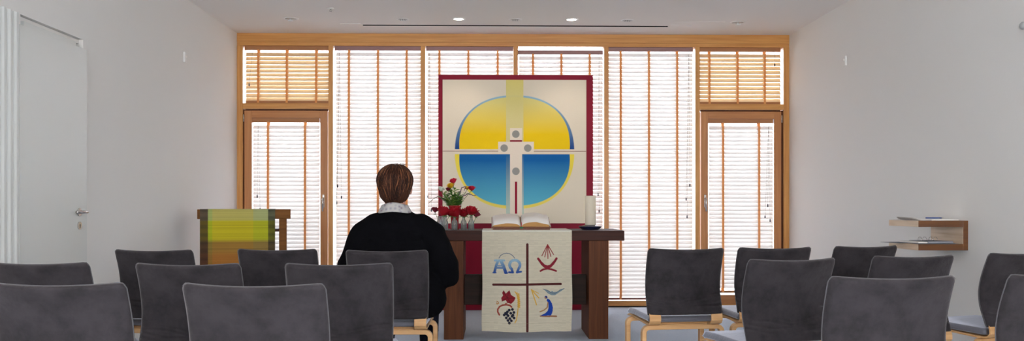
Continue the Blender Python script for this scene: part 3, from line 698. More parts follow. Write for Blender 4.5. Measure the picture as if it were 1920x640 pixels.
def rose(base, tip, r, m, label, cat='rose', name='rose', leaves=1, seed=0):
    rnd = random.Random(seed+11); root = thing(name, label, cat, base); d = Vector(tip)-Vector(base)
    b = rose_bm(r, rnd); tilt = Matrix.Rotation(rnd.uniform(-0.4, 0.4), 4, 'X') @ Matrix.Rotation(rnd.uniform(-0.4, 0.4), 4, 'Y')
    b.v = [tuple(tilt @ Vector(v)+d) for v in b.v]; b.build('bloom', m, root, smooth=True)
    s_ = MB(); s_.tube([(0, 0, 0), tuple(d*0.5+Vector((0.004, 0, 0))), tuple(d-Vector((0, 0, r*0.6)))], 0.0022, 6); s_.lathe([(0.0005, -r*0.95), (r*0.3, -r*0.75), (r*0.25, -r*0.5)], tuple(d), 8); s_.build('stem', M['stem'], root, smooth=True)
    if leaves:
        l_ = MB()
        for k in range(leaves+1): a = rnd.uniform(0, 6.3); leaf_fn(l_, tuple(d*0.78), (cos(a), sin(a), 0.1), (0, 0, 1), r*1.1, r*0.6)
        l_.build('leaf', M['leaf'], root, smooth=True)
    return root
zb = ALT_Z+0.012
rose((-0.447, 7.56, zb), (-0.482, 7.55, 1.052), 0.024, M['rosedark'], 'small dark rose bud leaning left toward the seated person', seed=1)
rose((-0.395, 7.50, zb), (-0.408, 7.49, 1.038), 0.046, M['rose'], 'large red rose second from the left in the row of bottles', seed=2)
rose((-0.318, 7.50, zb), (-0.312, 7.49, 1.030), 0.050, M['rose'], 'largest red rose, in front of the ruby vase', seed=3)
rose((-0.243, 7.53, zb), (-0.238, 7.52, 1.024), 0.040, M['rose'], 'red rose between the largest rose and the rightmost rose', seed=4)
rose((-0.180, 7.49, zb), (-0.178, 7.48, 1.042), 0.044, M['rose'], 'red rose in the rightmost glass bottle', seed=5)
rose((-0.180, 7.495, zb), (-0.140, 7.50, 1.014), 0.026, M['rosedark'], 'small drooping rose at the right end of the row of bottles', seed=6)
rose((-0.425, 7.64, zb), (-0.362, 7.62, 1.028), 0.034, M['rosedark'], 'dark red rose half hidden behind the larger roses on the left', seed=7)
# ruby-and-smoke vase behind with a mixed bouquet
vs = thing('flower_vase', 'tall flared ruby red vase behind the row of bottles', 'vase', (-0.325, 7.72, ALT_Z))
MB().lathe([(0.0005, 0.0), (0.034, 0.0), (0.036, 0.01), (0.034, 0.08), (0.038, 0.12), (0.046, 0.16), (0.056, 0.198), (0.058, 0.205), (0.054, 0.204), (0.043, 0.16), (0.035, 0.12), (0.031, 0.08), (0.031, 0.012), (0.0005, 0.01)], n=32).build('vase_body', mat('ruby_lacquer', (0.32, 0.012, 0.015), 0.15), vs, smooth=True)
VB = Vector((-0.325, 7.72, ALT_Z+0.16))
def at(px, py, Y=7.72):
    t_ = (px-960)/1700; th = radians(1.2); X = Y*(t_*cos(th)+sin(th))/(cos(th)-t_*sin(th)); d = X*sin(th)+Y*cos(th); return Vector((X, Y, CAM_H-(py-388)*d/1700))
rose(tuple(VB), tuple(at(850, 340)), 0.026, M['roset'], 'bright red flower at the very top of the bouquet', 'flower', 'bouquet_flower', seed=12)
rose(tuple(VB), tuple(at(884.5, 354, 7.70)), 0.025, M['roset'], 'bright red flower at the right side of the bouquet', 'flower', 'bouquet_flower', seed=13)
rose(tuple(VB), tuple(at(845, 349, 7.69)), 0.026, M['yellowp'], 'yellow flower just below the top red flower of the bouquet', 'flower', 'bouquet_flower', seed=14)
rose(tuple(VB), tuple(at(876, 353, 7.74)), 0.017, M['yellowp'], 'small yellow flower beside the right red flower of the bouquet', 'flower', 'bouquet_flower', seed=15)
rose(tuple(VB), tuple(at(840, 355.5, 7.67)), 0.017, M['rosedark'], 'small dark flower under the yellow one in the bouquet', 'flower', 'bouquet_flower', seed=16)
rose(tuple(VB), tuple(at(827, 355, 7.72)), 0.022, M['whitep'], 'white flower at the left side of the bouquet', 'flower', 'bouquet_flower', seed=17)
tw = [([(0, 0, 0)], [at(822, 368), at(812, 374), at(803, 382)], 'thin curling twig stretching far left out of the bouquet'),
      ([(0, 0, 0)], [at(862, 362), at(866, 352), at(874, 350), at(870, 358)], 'curled purple twig in the right half of the bouquet'),
      ([(0, 0, 0)], [at(868, 368), at(878, 364), at(888, 367), at(893, 366)], 'wavy purple twig reaching right out of the bouquet'),
      ([(0, 0, 0)], [at(860, 375), at(864, 382), at(863, 389)], 'purple twig drooping beside the ruby vase')]
for _, pts, lab in tw:
    t = thing('curly_twig', lab, 'twig', tuple(VB)); p = [Vector((0, 0, 0))]+[q-VB for q in pts]; q = []
    for i in range(len(p)-1):
        for k in range(5): q.append(p[i].lerp(p[i+1], k/5)+Vector((0, 0.004*sin(i*5+k), 0.0025*sin(k*1.9+i))))
    q.append(p[-1]); MB().tube(q, [0.0046-0.0024*i/len(q) for i in range(len(q))], 6).build('twig_stem', M['purplep'] if lab[0] != 't' else M['cord'], t, smooth=True)
sprigs = [(832, 362, -0.03), (839, 368, -0.05), (846, 362, -0.04), (853, 356, 0.0), (859, 366, -0.04), (866, 371, -0.02), (842, 376, -0.06), (857, 377, -0.06), (829, 372, 0.0), (850, 371, 0.03), (864, 362, 0.03), (836, 379, -0.03), (848, 373, -0.07), (834, 368, -0.06), (845, 355, 0.0), (862, 375, 0.02), (853, 366, -0.06)]
rnd = random.Random(5)
for i, (px, py, dy) in enumerate(sprigs):
    tip = at(px, py, 7.72+dy); d = tip-VB
    t = thing('leaf_sprig', 'green leafy sprig in the bouquet of the ruby vase', 'leaf sprig', tuple(VB), 0, 'leafy sprigs in the bouquet')
    MB().tube([(0, 0, 0), tuple(d*0.55+Vector((0, 0, 0.008))), tuple(d)], 0.0018, 5).build('stem', M['stem'], t)
    l_ = MB()
    for k in range(11):
        f_ = 0.30+0.70*k/10; a = rnd.uniform(0, 6.3); leaf_fn(l_, tuple(d*f_), (cos(a)*0.9, sin(a)*0.9, 0.55), (0, 0, 1), rnd.uniform(0.036, 0.058), rnd.uniform(0.022, 0.034))
    l_.build('leaf', M['leafl'] if i % 3 == 0 else M['leaf'], t, smooth=True)

# ------------------------------------------------------------------ lectern with woven cloth
lc = thing('lectern', 'wooden side table lectern by the left wall under a green gold cloth', 'lectern', (-2.150, 7.89, 0), radians(12.5))
MB().box(-0.388, 0.388, 0.0, 0.42, 0.974, 1.057).build('table_top', M['lectern'], lc, bevel=0.003)
for sx in (-1, 1):
    for y0 in (0.02, 0.335):
        MB().box(sx*0.322-0.032, sx*0.322+0.032, y0, y0+0.065, 0, 0.974).build('leg', M['lectern'], lc, bevel=0.003)
MB().box(-0.29, 0.29, 0.03, 0.39, 0.862, 0.882).build('shelf', M['oak_d_h'], lc, bevel=0.002)
nx2, nz2 = 90, 130
rows = [(0.41-0.40*j/5, 1.0595, 0) for j in range(6)]+[(-0.004, 1.057, 0)]+[(-0.007, 1.054-0.80*j/nz2, 1) for j in range(nz2+1)]
V = []; C = []; rs = np.random.RandomState(9); stripe = rs.normal(0, 0.07, len(rows)+1)
xa, xb = -0.365, 0.257
for j, (y, z, fl) in enumerate(rows):
    for i in range(nx2+1):
        u = i/nx2; x = xa+(xb-xa)*u; V.append((x, y-(0.004*sin(u*9+z*2) if fl else 0)*max(0, 1.05-z), z))
        zz = z
        if zz > 0.965: c = lin((176, 166, 88))
        elif zz > 0.955: k = (zz-0.955)/0.01; c = tuple(lin((176, 166, 88))[q]*k+lin((186, 176, 14))[q]*(1-k) for q in range(3))
        elif zz > 0.80: c = lin((186, 172, 10))
        elif zz > 0.77: k = (zz-0.77)/0.03; c = tuple(lin((186, 172, 10))[q]*k+lin((156, 116, 42))[q]*(1-k) for q in range(3))
        elif zz > 0.70: c = lin((156, 116, 42))
        elif zz > 0.66: k = (zz-0.66)/0.04; c = tuple(lin((156, 116, 42))[q]*k+lin((168, 108, 36))[q]*(1-k) for q in range(3))
        else: c = lin((168, 108, 36))
        c = np.array(c[:3])*(1+stripe[j])
        if u < 0.105: c = np.array(c)*np.array((0.17, 0.14, 0.3))*(0.8+0.5*abs(sin(z*45)))
        elif u > 0.905: c = np.array(c)*np.array((0.17, 0.20, 0.4))*(0.8+0.5*abs(sin(z*45)))
        elif u < 0.16: c = c*np.array((0.75, 1.0, 1.1))
        elif u > 0.70: c = c*np.array((0.82, 1.0, 1.6))
        C.append((*c, 1))
n1 = nx2+1
F = [(j*n1+i, j*n1+i+1, (j+1)*n1+i+1, (j+1)*n1+i) for j in range(len(rows)-1) for i in range(nx2)]
b = MB(); b.v = V; b.f = F; o = b.build('lectern_cloth', M['lectcloth']); o.location = (-2.150, 7.89, 0); o.rotation_euler = (0, 0, radians(12.5)); paint(o, C)
s_ = o.modifiers.new('t', 'SOLIDIFY'); s_.thickness = 0.002; s_.offset = 0
tag(o, 'striped green and gold woven cloth draped over the lectern', 'cloth')

# ------------------------------------------------------------------ wall shelf with papers
sh = thing('wall_shelf', 'brown wooden double wall shelf on the right wall', 'shelf', (XR, 6.03, 0.786))
MB().box(-0.338, -0.034, 0, 0.45, 0.158, 0.200).build('upper_board', M['shelf'], sh, bevel=0.001)
MB().box(-0.338, -0.034, 0, 0.45, 0.0, 0.042).build('lower_board', M['shelf'], sh, bevel=0.001)
MB().box(-0.034, 0, 0, 0.45, 0.0, 0.200).build('back_panel', M['shelf'], sh, bevel=0.001)
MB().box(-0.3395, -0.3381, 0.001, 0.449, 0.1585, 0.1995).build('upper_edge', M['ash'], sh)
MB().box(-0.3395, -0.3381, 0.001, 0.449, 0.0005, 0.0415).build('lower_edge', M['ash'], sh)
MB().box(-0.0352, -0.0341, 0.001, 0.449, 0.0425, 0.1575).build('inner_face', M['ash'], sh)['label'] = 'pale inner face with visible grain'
def booklet(name, label, cat, x, y, z, rz, w, d, t_, m, curl=0.0, pages=True):
    root = thing(name, label, cat, (x, y, z), rz)
    mm = MB()
    def fn(u, v): return ((u-0.5)*w, (v-0.5)*d, t_+curl*max(0, 0.35-u)**2*8)
    mm.grid(fn, 14, 4); o = mm.build('cover', m, root, smooth=True)
    s_ = o.modifiers.new('t', 'SOLIDIFY'); s_.thickness = 0.0015; s_.offset = -1
    if pages: MB().box(-w/2+0.002+0.35*w*(curl > 0), w/2-0.002, -d/2+0.002, d/2-0.002, 0, t_-0.0016).build('page_stack', M['paper'], root)
    return root
zt_ = 0.786+0.2005; zl_ = 0.786+0.0425
booklet('booklet', 'white booklet lying open on the upper wall shelf under the pen', 'booklet', 3.06, 6.25, zt_, 0.1, 0.20, 0.30, 0.008, M['paper'])
booklet('leaflet', 'curled grey leaflet at the outer end of the upper wall shelf', 'leaflet', 2.915, 6.24, zt_, 0.15, 0.11, 0.22, 0.004, M['paper'], 0.02, True)
pn = thing('pen', 'blue pen on the white booklet on the upper wall shelf', 'pen', (3.02, 6.14, zt_+0.0165), 0.1)
MB().tube([(-0.065, 0, 0), (0.05, 0, 0)], 0.0042, 10).build('barrel', M['penblue'], pn, smooth=True)
MB().tube([(0.05, 0, 0), (0.058, 0, 0), (0.066, 0, 0)], [0.004, 0.003, 0.0008], 10).build('tip', M['steel'], pn, smooth=True)
bi = thing('ring_binder', 'open ring binder with four metal rings on the lower wall shelf', 'binder', (3.00, 6.22, zl_), 0.05)
MB().box(-0.13, 0.13, -0.14, 0.14, 0, 0.004).build('cover', M['binder'], bi, bevel=0.001)
MB().box(-0.055, 0.12, -0.13, 0.13, 0.004, 0.016).build('page_stack', M['greypage'], bi, bevel=0.001)
MB().box(-0.125, -0.06, -0.13, 0.13, 0.004, 0.013).build('page_stack', M['paper'], bi, bevel=0.001)
for k in range(4):
    y = -0.02+0.0*k; x = -0.045+k*0.033+(0.012 if k > 1 else 0)
    MB().tube([(x+0.014*cos(a_), 0.0, 0.026+0.016*sin(a_)) for a_ in [2*pi*i/18 for i in range(19)]], 0.0013, 6, cap=False).build('ring', M['steel'], bi, smooth=True)
booklet('magazine', 'thin red-edged magazine under the ring binder, jutting over the lower shelf end', 'magazine', 2.90, 6.32, zl_+0.0001, 0.2, 0.13, 0.20, 0.002, M['binder'], 0.0, False).location = (2.835, 6.30, zl_+0.0)

# ------------------------------------------------------------------ chairs
def back_prof(z):
    pts = [(0.43, -0.050), (0.50, -0.022), (0.58, -0.006), (0.66, -0.018), (0.75, -0.052), (0.84, -0.098)]
    for (a, ya), (b, yb_) in zip(pts[:-1], pts[1:]):
        if z <= b:
            t_ = max(0, (z-a)/(b-a)); t_ = t_; return ya+(yb_-ya)*t_
    return pts[-1][1]
def smooth_prof(z): return sum(back_prof(z+d) for d in (-0.04, -0.02, 0, 0.02, 0.04))/5
def chair_back():
    nu, nv = 44, 96; m = MB(); V = []; hw = 0.236; z0, z1 = 0.430, 0.832; T = 0.019; rc = 0.022
    def pt(iu, iv, side):
        u = -1+2*iu/(nu-1); v = iv/(nv-1)
        z = z0+(z1-z0)*v; w = hw*(1-0.012*(1-v))
        x = u*w; ex = w-abs(x); ez = min(z-z0, z1-z); 
        # rounded corners of the outline at the top
        if z1-z < rc and ex < rc:
            dx, dz_ = rc-ex, rc-(z1-z); d = max(dx, dz_); q = sqrt(dx*dx+dz_*dz_)
            if q > 1e-9: k = d/q; x = math.copysign(w-rc+dx*k, x); z = z1-rc+dz_*k
        e = min(1, min(ex, ez)/0.022); th = T*sqrt(max(0.0, 1-(1-e)**2))*0.88+0.0035
        y = smooth_prof(z)+0.042*(abs(u)**2.0)*(0.35+0.65*v)
        z2 = z-0.010*(1-u*u)*v
        wr = 0
        if side < 0:  # soft creases of the slip cover where the back bends
            for (zc, sg, dep) in ((0.535, 1, 0.0035), (0.515, -1, 0.003), (0.49, 1, 0.0025), (0.55, -1, 0.0022)):
                cz = zc-0.020*(1-abs(u))+0.006*sin(u*5*sg+zc*90)
                wr += 5.2*dep*exp(-((z-cz)/0.0065)**2)*(0.25+0.75*abs(u)**1.5)*(0.55+0.45*sin(u*3*sg+zc*50))
            wr += 0.0018*noise.noise(Vector((u*3.1, z*14, 1.7)))
        return (x, y+side*(th-wr*1.2), z2)
    for side in (-1, 1):
        for j in range(nv):
            for i in range(nu): V.append(pt(i, j, side))
    F = []; K = nu*nv
    for j in range(nv-1):
        for i in range(nu-1):
            a = j*nu+i; F.append((a, a+1, a+nu+1, a+nu)); F.append((K+a, K+a+nu, K+a+nu+1, K+a+1))
    rim = [i for i in range(nu)]+[j*nu+nu-1 for j in range(1, nv)]+[(nv-1)*nu+i for i in range(nu-2, -1, -1)]+[j*nu for j in range(nv-2, 0, -1)]
    for q in range(len(rim)):
        a, b_ = rim[q], rim[(q+1) % len(rim)]; F.append((a, K+a, K+b_, b_))
    return m.add(V, F)
def make_chair():
    t = thing('upholstered_chair', 'x', 'chair', (0, 0, 0))
    chair_back().build('backrest', M['velvet'], t, smooth=True)
    # piping along sides and top of the cover, paler to paint in the backlit rim
    pp = []
    for v in np.linspace(0, 1, 14): z = 0.432+(0.810-0.432)*v; pp.append((-0.2365*(1-0.012*(1-v)), smooth_prof(z)+0.042*(0.35+0.65*v), z))
    for q in (60, 30): pp.append((-0.236+0.022-0.0225*sin(radians(q)), smooth_prof(0.825)+0.040, 0.810+0.0225*cos(radians(q))))
    for u in np.linspace(-0.90, 0.90, 15): pp.append((u*0.236, smooth_prof(0.832)+0.042*u*u, 0.8325-0.010*(1-u*u)))
    for q in (30, 60): pp.append((0.236-0.022+0.0225*sin(radians(q)), smooth_prof(0.825)+0.040, 0.810+0.0225*cos(radians(q))))
    for v in np.linspace(1, 0, 14): z = 0.432+(0.810-0.432)*v; pp.append((0.2365*(1-0.012*(1-v)), smooth_prof(z)+0.042*(0.35+0.65*v), z))
    MB().tube(pp, 0.0024, 6).build('backlit_piping', M['backlit_piping'], t, smooth=True)
    # seat cushion
    def cush(u, v): return None
    c = MB(); nu, nv = 34, 34; V = []
    for side in (0, 1):
        for j in range(nv):
            for i in range(nu):
                u = -1+2*i/(nu-1); v = j/(nv-1); w = 0.222+0.012*v
                x = u*w; y = -0.012+0.452*v; e = min(1, min(w-abs(x), min(y+0.012, 0.44-y))/0.016); th = 0.024*sqrt(max(0, 1-(1-e)**2))
                zc = 0.3935+0.014*v-0.012*max(0, v-0.75)*2
                V.append((x, y, zc+(th if side else -th*0.45)))
    F = []; K = nu*nv
    for j in range(nv-1):
        for i in range(nu-1): a = j*nu+i; F += [(a, a+nu, a+nu+1, a+1), (K+a, K+a+1, K+a+nu+1, K+a+nu)]
    c.add(V, F); c.build('seat_cushion', M['seatfab'], t, smooth=True, weld=True)
    # plywood shell under the cushion, with two bands bending up into the back
    s_ = MB(); s_.sweep([(0, 0.445, 0.378), (0, 0.40, 0.388), (0, 0.2, 0.379), (0, 0.03, 0.371)], 0.456, 0.011, (1, 0, 0))
    s_.build('seat_shell', M['beech'], t, bevel=0.002)
    for sx in (-1, 1):
        b = MB(); path = [(sx*0.192, 0.06, 0.3725), (sx*0.192, 0.02, 0.3695), (sx*0.192, -0.010, 0.3715), (sx*0.192, -0.034, 0.380), (sx*0.192, -0.047, 0.396), (sx*0.192, -0.046, 0.416), (sx*0.192, -0.034, 0.445), (sx*0.192, -0.018, 0.475)]
        b.sweep(path, 0.070, 0.009, (1, 0, 0)); b.build('back_band', M['beech'], t, smooth=False, bevel=0.0015)
    for y, ztop in ((0.02, 0.350), (0.375, 0.362)):
        R = 0.032; X = 0.245; p = [(-X-0.006, 0.0)]+[(-X, ztop*0.5)]+arc(-X+R, ztop-R, R, 180, 90)+arc(X-R, ztop-R, R, 90, 0)+[(X, ztop*0.5), (X+0.006, 0.0)]
        b = MB(); b.sweep([(x, y, z) for x, z in p], 0.042, 0.028, (0, 1, 0)); b.build('leg_frame', M['beech'], t, bevel=0.004)
        MB().box(-0.15, 0.15, y-0.014, y+0.014, ztop+0.0132, ztop+0.0215 if y > 0.2 else ztop+0.0175).build('seat_spacer', M['beech'], t)
    return t
CH = [  # x and y of the middle of the top edge, yaw, label
 (-1.978, 5.25, -7, 'grey chair in the front row nearest the left wall, in front of the white wall'),
 (-1.276, 5.315, -3, 'grey chair in the front row before the lectern'),
 (-0.612, 5.175, -1, 'grey chair in the front row occupied by the seated person'),
 (-2.044, 4.05, -5, 'grey chair cut by the left picture edge, in the middle row below the white door'),
 (-1.352, 3.975, -4, 'grey chair in the middle row, second from the left wall'),
 (-0.68, 3.97, 2, 'grey chair in the middle row directly behind the person\'s chair'),
 (-1.443, 2.956, -4, 'grey chair in the nearest row cut by the bottom left picture corner'),
 (-0.783, 2.907, -4, 'largest nearest grey chair on the left side, fully inside the frame'),
 (1.168, 5.366, 7, 'grey chair right of the altar with its wooden legs and seat in view'),
 (1.738, 5.475, 7, 'grey chair in front of the right glazed door, second from the altar'),
 (2.394, 5.676, 16, 'grey chair in the front row nearest the right wall, below the wall shelf'),
 (1.452, 4.272, 14, 'grey chair in the middle row overlapping the two chairs right of the altar'),
 (2.165, 4.54, 12, 'grey chair in the middle row between the wall shelf and the largest right chair'),
 (2.9, 4.84, 21, 'grey chair by the right wall cut by the right picture edge, seat visible'),
 (1.44, 3.174, 3.5, 'largest nearest grey chair on the right side, fully inside the frame'),
 (2.135, 3.293, 15, 'grey chair at the bottom right corner, only its left edge in view')]
proto = make_chair()
for i, (x, y, yaw, lab) in enumerate(CH):
    a = radians(yaw); oy = 0.105; loc = (x-sin(a)*oy, y+cos(a)*oy, 0)
    if i == 0: proto.location = loc; proto.rotation_euler = (0, 0, a); proto['label'] = lab; proto['group'] = 'grey chairs in rows'
    else: dup(proto, loc, a, lab)

# ------------------------------------------------------------------ the seated person
PX, PY = -0.566, 5.315
person = thing('person', 'person with short brown hair and black cardigan seated with back to us', 'person', (PX, PY, 0), radians(-2))
person.scale = (1.018, 1.018, 1.0)
def capsule(m, p, q, r0, r1, sx=1.0, n=16):
    p = Vector(p); q = Vector(q); pts = []; rs_ = []; d = (q-p); L_ = d.length
    dn = d.normalized() if L_ > 1e-6 else Vector((0, 0, 1))
    for i in range(6): a = pi/2*i/5; pts.append(p-dn*r0*cos(a)); rs_.append(max(r0*sin(a), 0.0008))
    for i in range(1, 5): pts.append(p.lerp(q, i/5)); rs_.append(r0+(r1-r0)*i/5)
    for i in range(6): a = pi/2*i/5; pts.append(q+dn*r1*sin(a)); rs_.append(max(r1*cos(a), 0.0008))
    m.tube(pts, rs_, n)
def blob(name, m, mt, parent, voxel=0.012, smooth=6, disp=None):
    o = m.build(name, mt, parent)
    r = o.modifiers.new('r', 'REMESH'); r.mode = 'VOXEL'; r.voxel_size = voxel; r.use_smooth_shade = True
    s_ = o.modifiers.new('s', 'SMOOTH'); s_.factor = 0.6; s_.iterations = smooth
    dg = bpy.context.evaluated_depsgraph_get(); dg.update(); me = bpy.data.meshes.new_from_object(o.evaluated_get(dg)); o.modifiers.clear()
    old = o.data; o.data = me; bpy.data.meshes.remove(old); me.name = name
    if disp:
        for v in me.vertices: v.co += v.normal*disp(v.co)
    me.polygons.foreach_set('use_smooth', [True]*len(me.polygons)); me.materials.clear(); me.materials.append(mt)
    return o
HC = Vector((-0.019, 0.095, 1.205))       # head centre
# body: head, neck, trunk, limbs in one surface
bdy = MB()
bdy.ellipsoid(HC+Vector((0, 0, 0.012)), (0.083, 0.102, 0.108)); bdy.ellipsoid(HC+Vector((0, 0.035, -0.05)), (0.062, 0.062, 0.062))
capsule(bdy, HC+Vector((0, 0.062, -0.035)), HC+Vector((0, 0.112, -0.045)), 0.016, 0.012); capsule(bdy, HC+Vector((0, 0.09, 0.015)), HC+Vector((0, 0.115, -0.03)), 0.011, 0.013)
capsule(bdy, HC+Vector((0, 0.06, -0.10)), HC+Vector((0, 0.075, -0.105)), 0.026, 0.022)
for sx in (-1, 1):
    bdy.ellipsoid(HC+Vector((sx*0.088, 0.005, -0.02)), (0.012, 0.022, 0.034))
capsule(bdy, HC+Vector((0, -0.02, -0.07)), (-0.012, 0.075, 1.00), 0.060, 0.062)
bdy.ellipsoid((0, 0.11, 0.86), (0.17, 0.095, 0.16)); bdy.ellipsoid((0, 0.13, 0.62), (0.20, 0.12, 0.2))
ELB = 0.325
WR = {}
for sx in (-1, 1):
    capsule(bdy, (sx*0.17, 0.07, 0.95), (sx*0.29, 0.06, 0.69), 0.055, 0.042); capsule(bdy, (sx*0.29, 0.06, 0.69), (sx*0.12, 0.33, 0.60), 0.040, 0.028)
    WR[sx] = Vector((sx*0.12, 0.33, 0.60))
    capsule(bdy, (sx*0.12, 0.13, 0.515), (sx*0.13, 0.50, 0.50), 0.070, 0.045); capsule(bdy, (sx*0.13, 0.51, 0.48), (sx*0.14, 0.46, 0.10), 0.042, 0.032)
    capsule(bdy, (sx*0.14, 0.45, 0.06), (sx*0.15, 0.60, 0.04), 0.032, 0.028)
    # hand: palm, four unequal bent fingers and a thumb from the side of the palm; the hands rest on the thighs
    w_ = WR[sx]; pd = Vector((-sx*0.35, 0.93, -0.06)).normalized(); side = Vector((-sx*0.93, -0.35, 0)).normalized(); upv = Vector((0, 0, 1))
    for k in range(-2, 3): capsule(bdy, w_+side*k*0.010, w_+pd*0.085+side*k*0.0165, 0.014, 0.012, n=8)
    for k, ln in enumerate((0.058, 0.070, 0.076, 0.068)):
        s0 = w_+pd*0.088+side*((k-1.5)*0.0205); l1 = ln*0.45; a = s0+pd*l1-upv*0.004; b_ = a+(pd-upv*0.6).normalized()*ln*0.32; c_ = b_+(pd*0.5-upv*0.8).normalized()*ln*0.25
        capsule(bdy, s0, a, 0.0092, 0.0085, n=8); capsule(bdy, a, b_, 0.0085, 0.0078, n=8); capsule(bdy, b_, c_, 0.0078, 0.0068, n=8)
    th0 = w_+pd*0.025+side*0.030; th1 = th0+(pd*0.75+side*0.75).normalized()*0.036; th2 = th1+(pd*0.95+side*0.25).normalized()*0.03
    capsule(bdy, th0, th1, 0.013, 0.0105, n=8); capsule(bdy, th1, th2, 0.0105, 0.0085, n=8)
blob('body', bdy, M['skin'], person, 0.0062, 3)
# eyes, lips
for sx in (-1, 1):
    e_ = MB().ellipsoid(HC+Vector((sx*0.031, 0.090, 0.012)), (0.011, 0.010, 0.0065), 14, 8).build('eye', M['eye'], person, smooth=True)
    MB().ellipsoid(HC+Vector((sx*0.031, 0.0985, 0.012)), (0.0048, 0.0022, 0.0048), 12, 8).build('iris', M['tassel'], e_, smooth=True)
    capsule_ = MB(); capsule_.tube([HC+Vector((sx*0.018, 0.098, 0.030)), HC+Vector((sx*0.032, 0.097, 0.034)), HC+Vector((sx*0.046, 0.088, 0.030))], [0.002, 0.003, 0.0012], 6); capsule_.build('eyebrow', M['lectern'], person, smooth=True)
MB().ellipsoid(HC+Vector((0, 0.101, -0.072)), (0.024, 0.010, 0.007), 16, 8).build('lips', M['lip'], person, smooth=True)
# cardigan
cg = MB()
prof = [(0.56, 0.285, 0.160, 0.12), (0.66, 0.282, 0.165, 0.115), (0.76, 0.270, 0.165, 0.105), (0.86, 0.255, 0.16, 0.090), (0.94, 0.215, 0.140, 0.080), (0.995, 0.165, 0.115, 0.070), (1.030, 0.108, 0.094, 0.062)]
for (z, rx, ry, y) in prof: cg.ellipsoid((-0.014 if z > 1 else 0.0, y+0.02, z-0.02), (rx, ry, 0.085), 24, 12)
for sx in (-1, 1):
    capsule(cg, (sx*0.130, 0.07, 0.975), (sx*0.200, 0.065, 0.905), 0.070, 0.084); capsule(cg, (sx*0.200, 0.065, 0.905), (sx*0.274, 0.07, 0.73), 0.086, 0.076)
    capsule(cg, (sx*0.282, 0.07, 0.73), (sx*0.290, 0.10, 0.665), 0.076, 0.066); capsule(cg, (sx*0.288, 0.10, 0.662), (sx*0.145, 0.305, 0.60), 0.062, 0.043)
capsule(cg, (-0.16, 0.10, 0.535), (0.16, 0.10, 0.535), 0.125, 0.125)
def knit(co):
    w = 0.005*noise.noise(Vector((co.x*5, co.y*5, co.z*11)))+0.0035*noise.noise(Vector((co.x*13, co.y*9, co.z*22+4)))
    return w
blob('cardigan', cg, M['cardigan'], person, 0.013, 5, knit)
# shirt collar standing above the cardigan neckline
def colr(u, v):
    a = 2*pi*u; r = 0.077+0.016*(1-v)-0.006*v; back = -sin(a)
    z = 1.062+0.030*v+0.010*back*v+0.004*sin(a*3)
    return (-0.018+r*1.06*cos(a), 0.072+r*0.98*sin(a), z - 0.015*(1-v))
mcol = MB(); mcol.grid(colr, 40, 6, close_u=True); o = mcol.build('shirt_collar', M['collar'], person, smooth=True)
s_ = o.modifiers.new('t', 'SOLIDIFY'); s_.thickness = 0.004
# trousers and shoes
tr = MB(); tr.ellipsoid((0, 0.11, 0.53), (0.285, 0.17, 0.115), 28, 14)
for sx in (-1, 1):
    capsule(tr, (sx*0.14, 0.13, 0.515), (sx*0.13, 0.52, 0.505), 0.098, 0.076); capsule(tr, (sx*0.13, 0.53, 0.50), (sx*0.140, 0.46, 0.13), 0.072, 0.052)
blob('trousers', tr, M['trouser'], person, 0.013, 4, lambda c: 0.004*noise.noise(c*14))
for sx in (-1, 1):
    s_ = MB(); s_.ellipsoid((sx*0.148, 0.44, 0.055), (0.042, 0.055, 0.05)); s_.ellipsoid((sx*0.152, 0.56, 0.038), (0.048, 0.10, 0.034)); s_.box(sx*0.150-0.036, sx*0.150+0.036, 0.40, 0.63, 0.004, 0.02)
    blob('shoe', s_, M['shoe'], person, 0.008, 4)
# hair: fitted cap plus layered locks
hr = MB(); hr.ellipsoid(HC+Vector((0, -0.012, 0.024)), (0.098, 0.104, 0.100), 28, 18); hr.ellipsoid(HC+Vector((0, -0.035, -0.030)), (0.092, 0.078, 0.085), 24, 16)
hr.ellipsoid(HC+Vector((0, -0.048, -0.075)), (0.066, 0.052, 0.042), 20, 12)
def hd(c):
    a = atan2(c.x-HC.x, -(c.y-HC.y)); return 0.004*noise.noise(Vector((a*9, c.z*6, 0)))+0.002*noise.noise(Vector((a*24, c.z*14, 3)))
hcap = blob('hair', hr, M['hair'], person, 0.007, 3, hd)
PAL = [lin((30, 19, 16)), lin((56, 33, 24)), lin((84, 50, 34)), lin((132, 86, 56)), lin((40, 25, 22))]
cc = []
for v in hcap.data.vertices:
    a = atan2(v.co.x-HC.x, -(v.co.y-HC.y)); n_ = noise.noise(Vector((a*14, v.co.z*5, 2)))*0.5+0.5
    c1, c2 = PAL[0], PAL[2]; cc.append(tuple(c1[q]*(1-n_)+c2[q]*n_ for q in range(3))+(1,))
paint(hcap, cc)
rnd = random.Random(21); lm = MB(); lcols = []
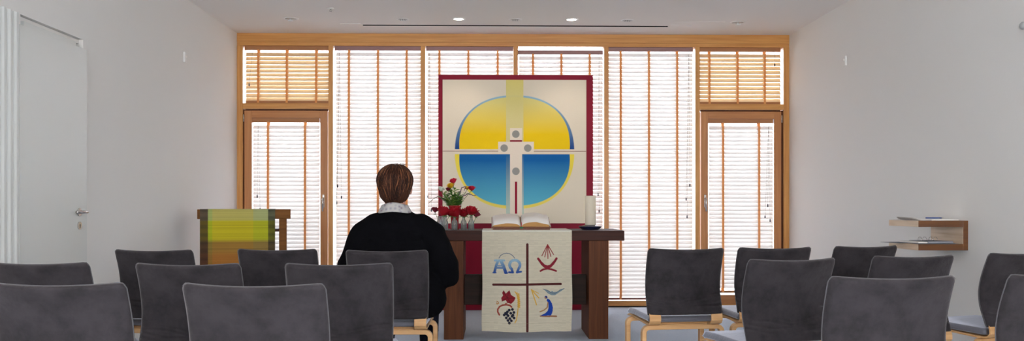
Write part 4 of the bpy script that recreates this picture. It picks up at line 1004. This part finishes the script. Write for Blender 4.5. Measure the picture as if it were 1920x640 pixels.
crown = Vector((0.012, -0.02, 0.0))
for k in range(2200):
    th0 = rnd.uniform(0, 2*pi); v0 = rnd.uniform(0.01, 1.0)**0.7; ln = rnd.uniform(0.30, 0.50)*(1.0-0.2*v0)
    if abs((th0-pi/2+pi) % (2*pi)-pi) < 1.0 and v0 > 0.35: continue        # leave the face clear
    sway = rnd.uniform(-0.28, 0.28); lift = rnd.uniform(0.000, 0.007); col = PAL[rnd.choice((0, 0, 1, 1, 1, 2, 2, 3, 4))]
    pts = []
    for i in range(7):
        v = v0*0.80+ln*i/6; v = min(v, 1.12-0.1*(k % 7)/6); th_ = th0+sway*i/6
        ph = v*pi*0.80
        zz = 0.026+0.102*cos(ph); rad = 0.100*sin(min(ph, pi*0.5)) if ph < pi/2 else 0.100-0.020*((ph-pi/2)/(pi*0.30))**1.6
        ry = rad*1.05
        p = HC+Vector((rad*(1-0.22*max(0, (ph-pi/2)/(pi*0.30))**1.3)*cos(th_), -0.014+ry*sin(th_)*1.0, zz-0.026*(max(0, ph-pi/2))))
        out = Vector((cos(th_), sin(th_), 0.35)).normalized(); pts.append(p+out*(lift+0.002*i/6))
    r_ = rnd.uniform(0.0012, 0.0024); n0 = len(lm.v)
    lm.tube(pts, [r_*0.6, r_, r_, r_, r_*0.9, r_*0.6, r_*0.15], 4); lcols += [col]*(len(lm.v)-n0)
for k in range(26):      # a few stray hairs standing up from the crown
    a = rnd.uniform(0, 6.28); b0 = HC+Vector((0.02+0.03*cos(a), -0.02+0.03*sin(a), 0.118)); e_ = b0+Vector((rnd.uniform(-0.005, 0.04), rnd.uniform(-0.02, 0.02), rnd.uniform(0.008, 0.026)))
    n0 = len(lm.v); lm.tube([b0, b0.lerp(e_, 0.5)+Vector((0, 0, 0.005)), e_], [0.0009, 0.0007, 0.0002], 4); lcols += [PAL[2]]*(len(lm.v)-n0)
lk = MB(); lk.v = lm.v; lk.f = lm.f; o = lk.build('hair_locks', M['hair'], hcap, smooth=True); paint(o, lcols)
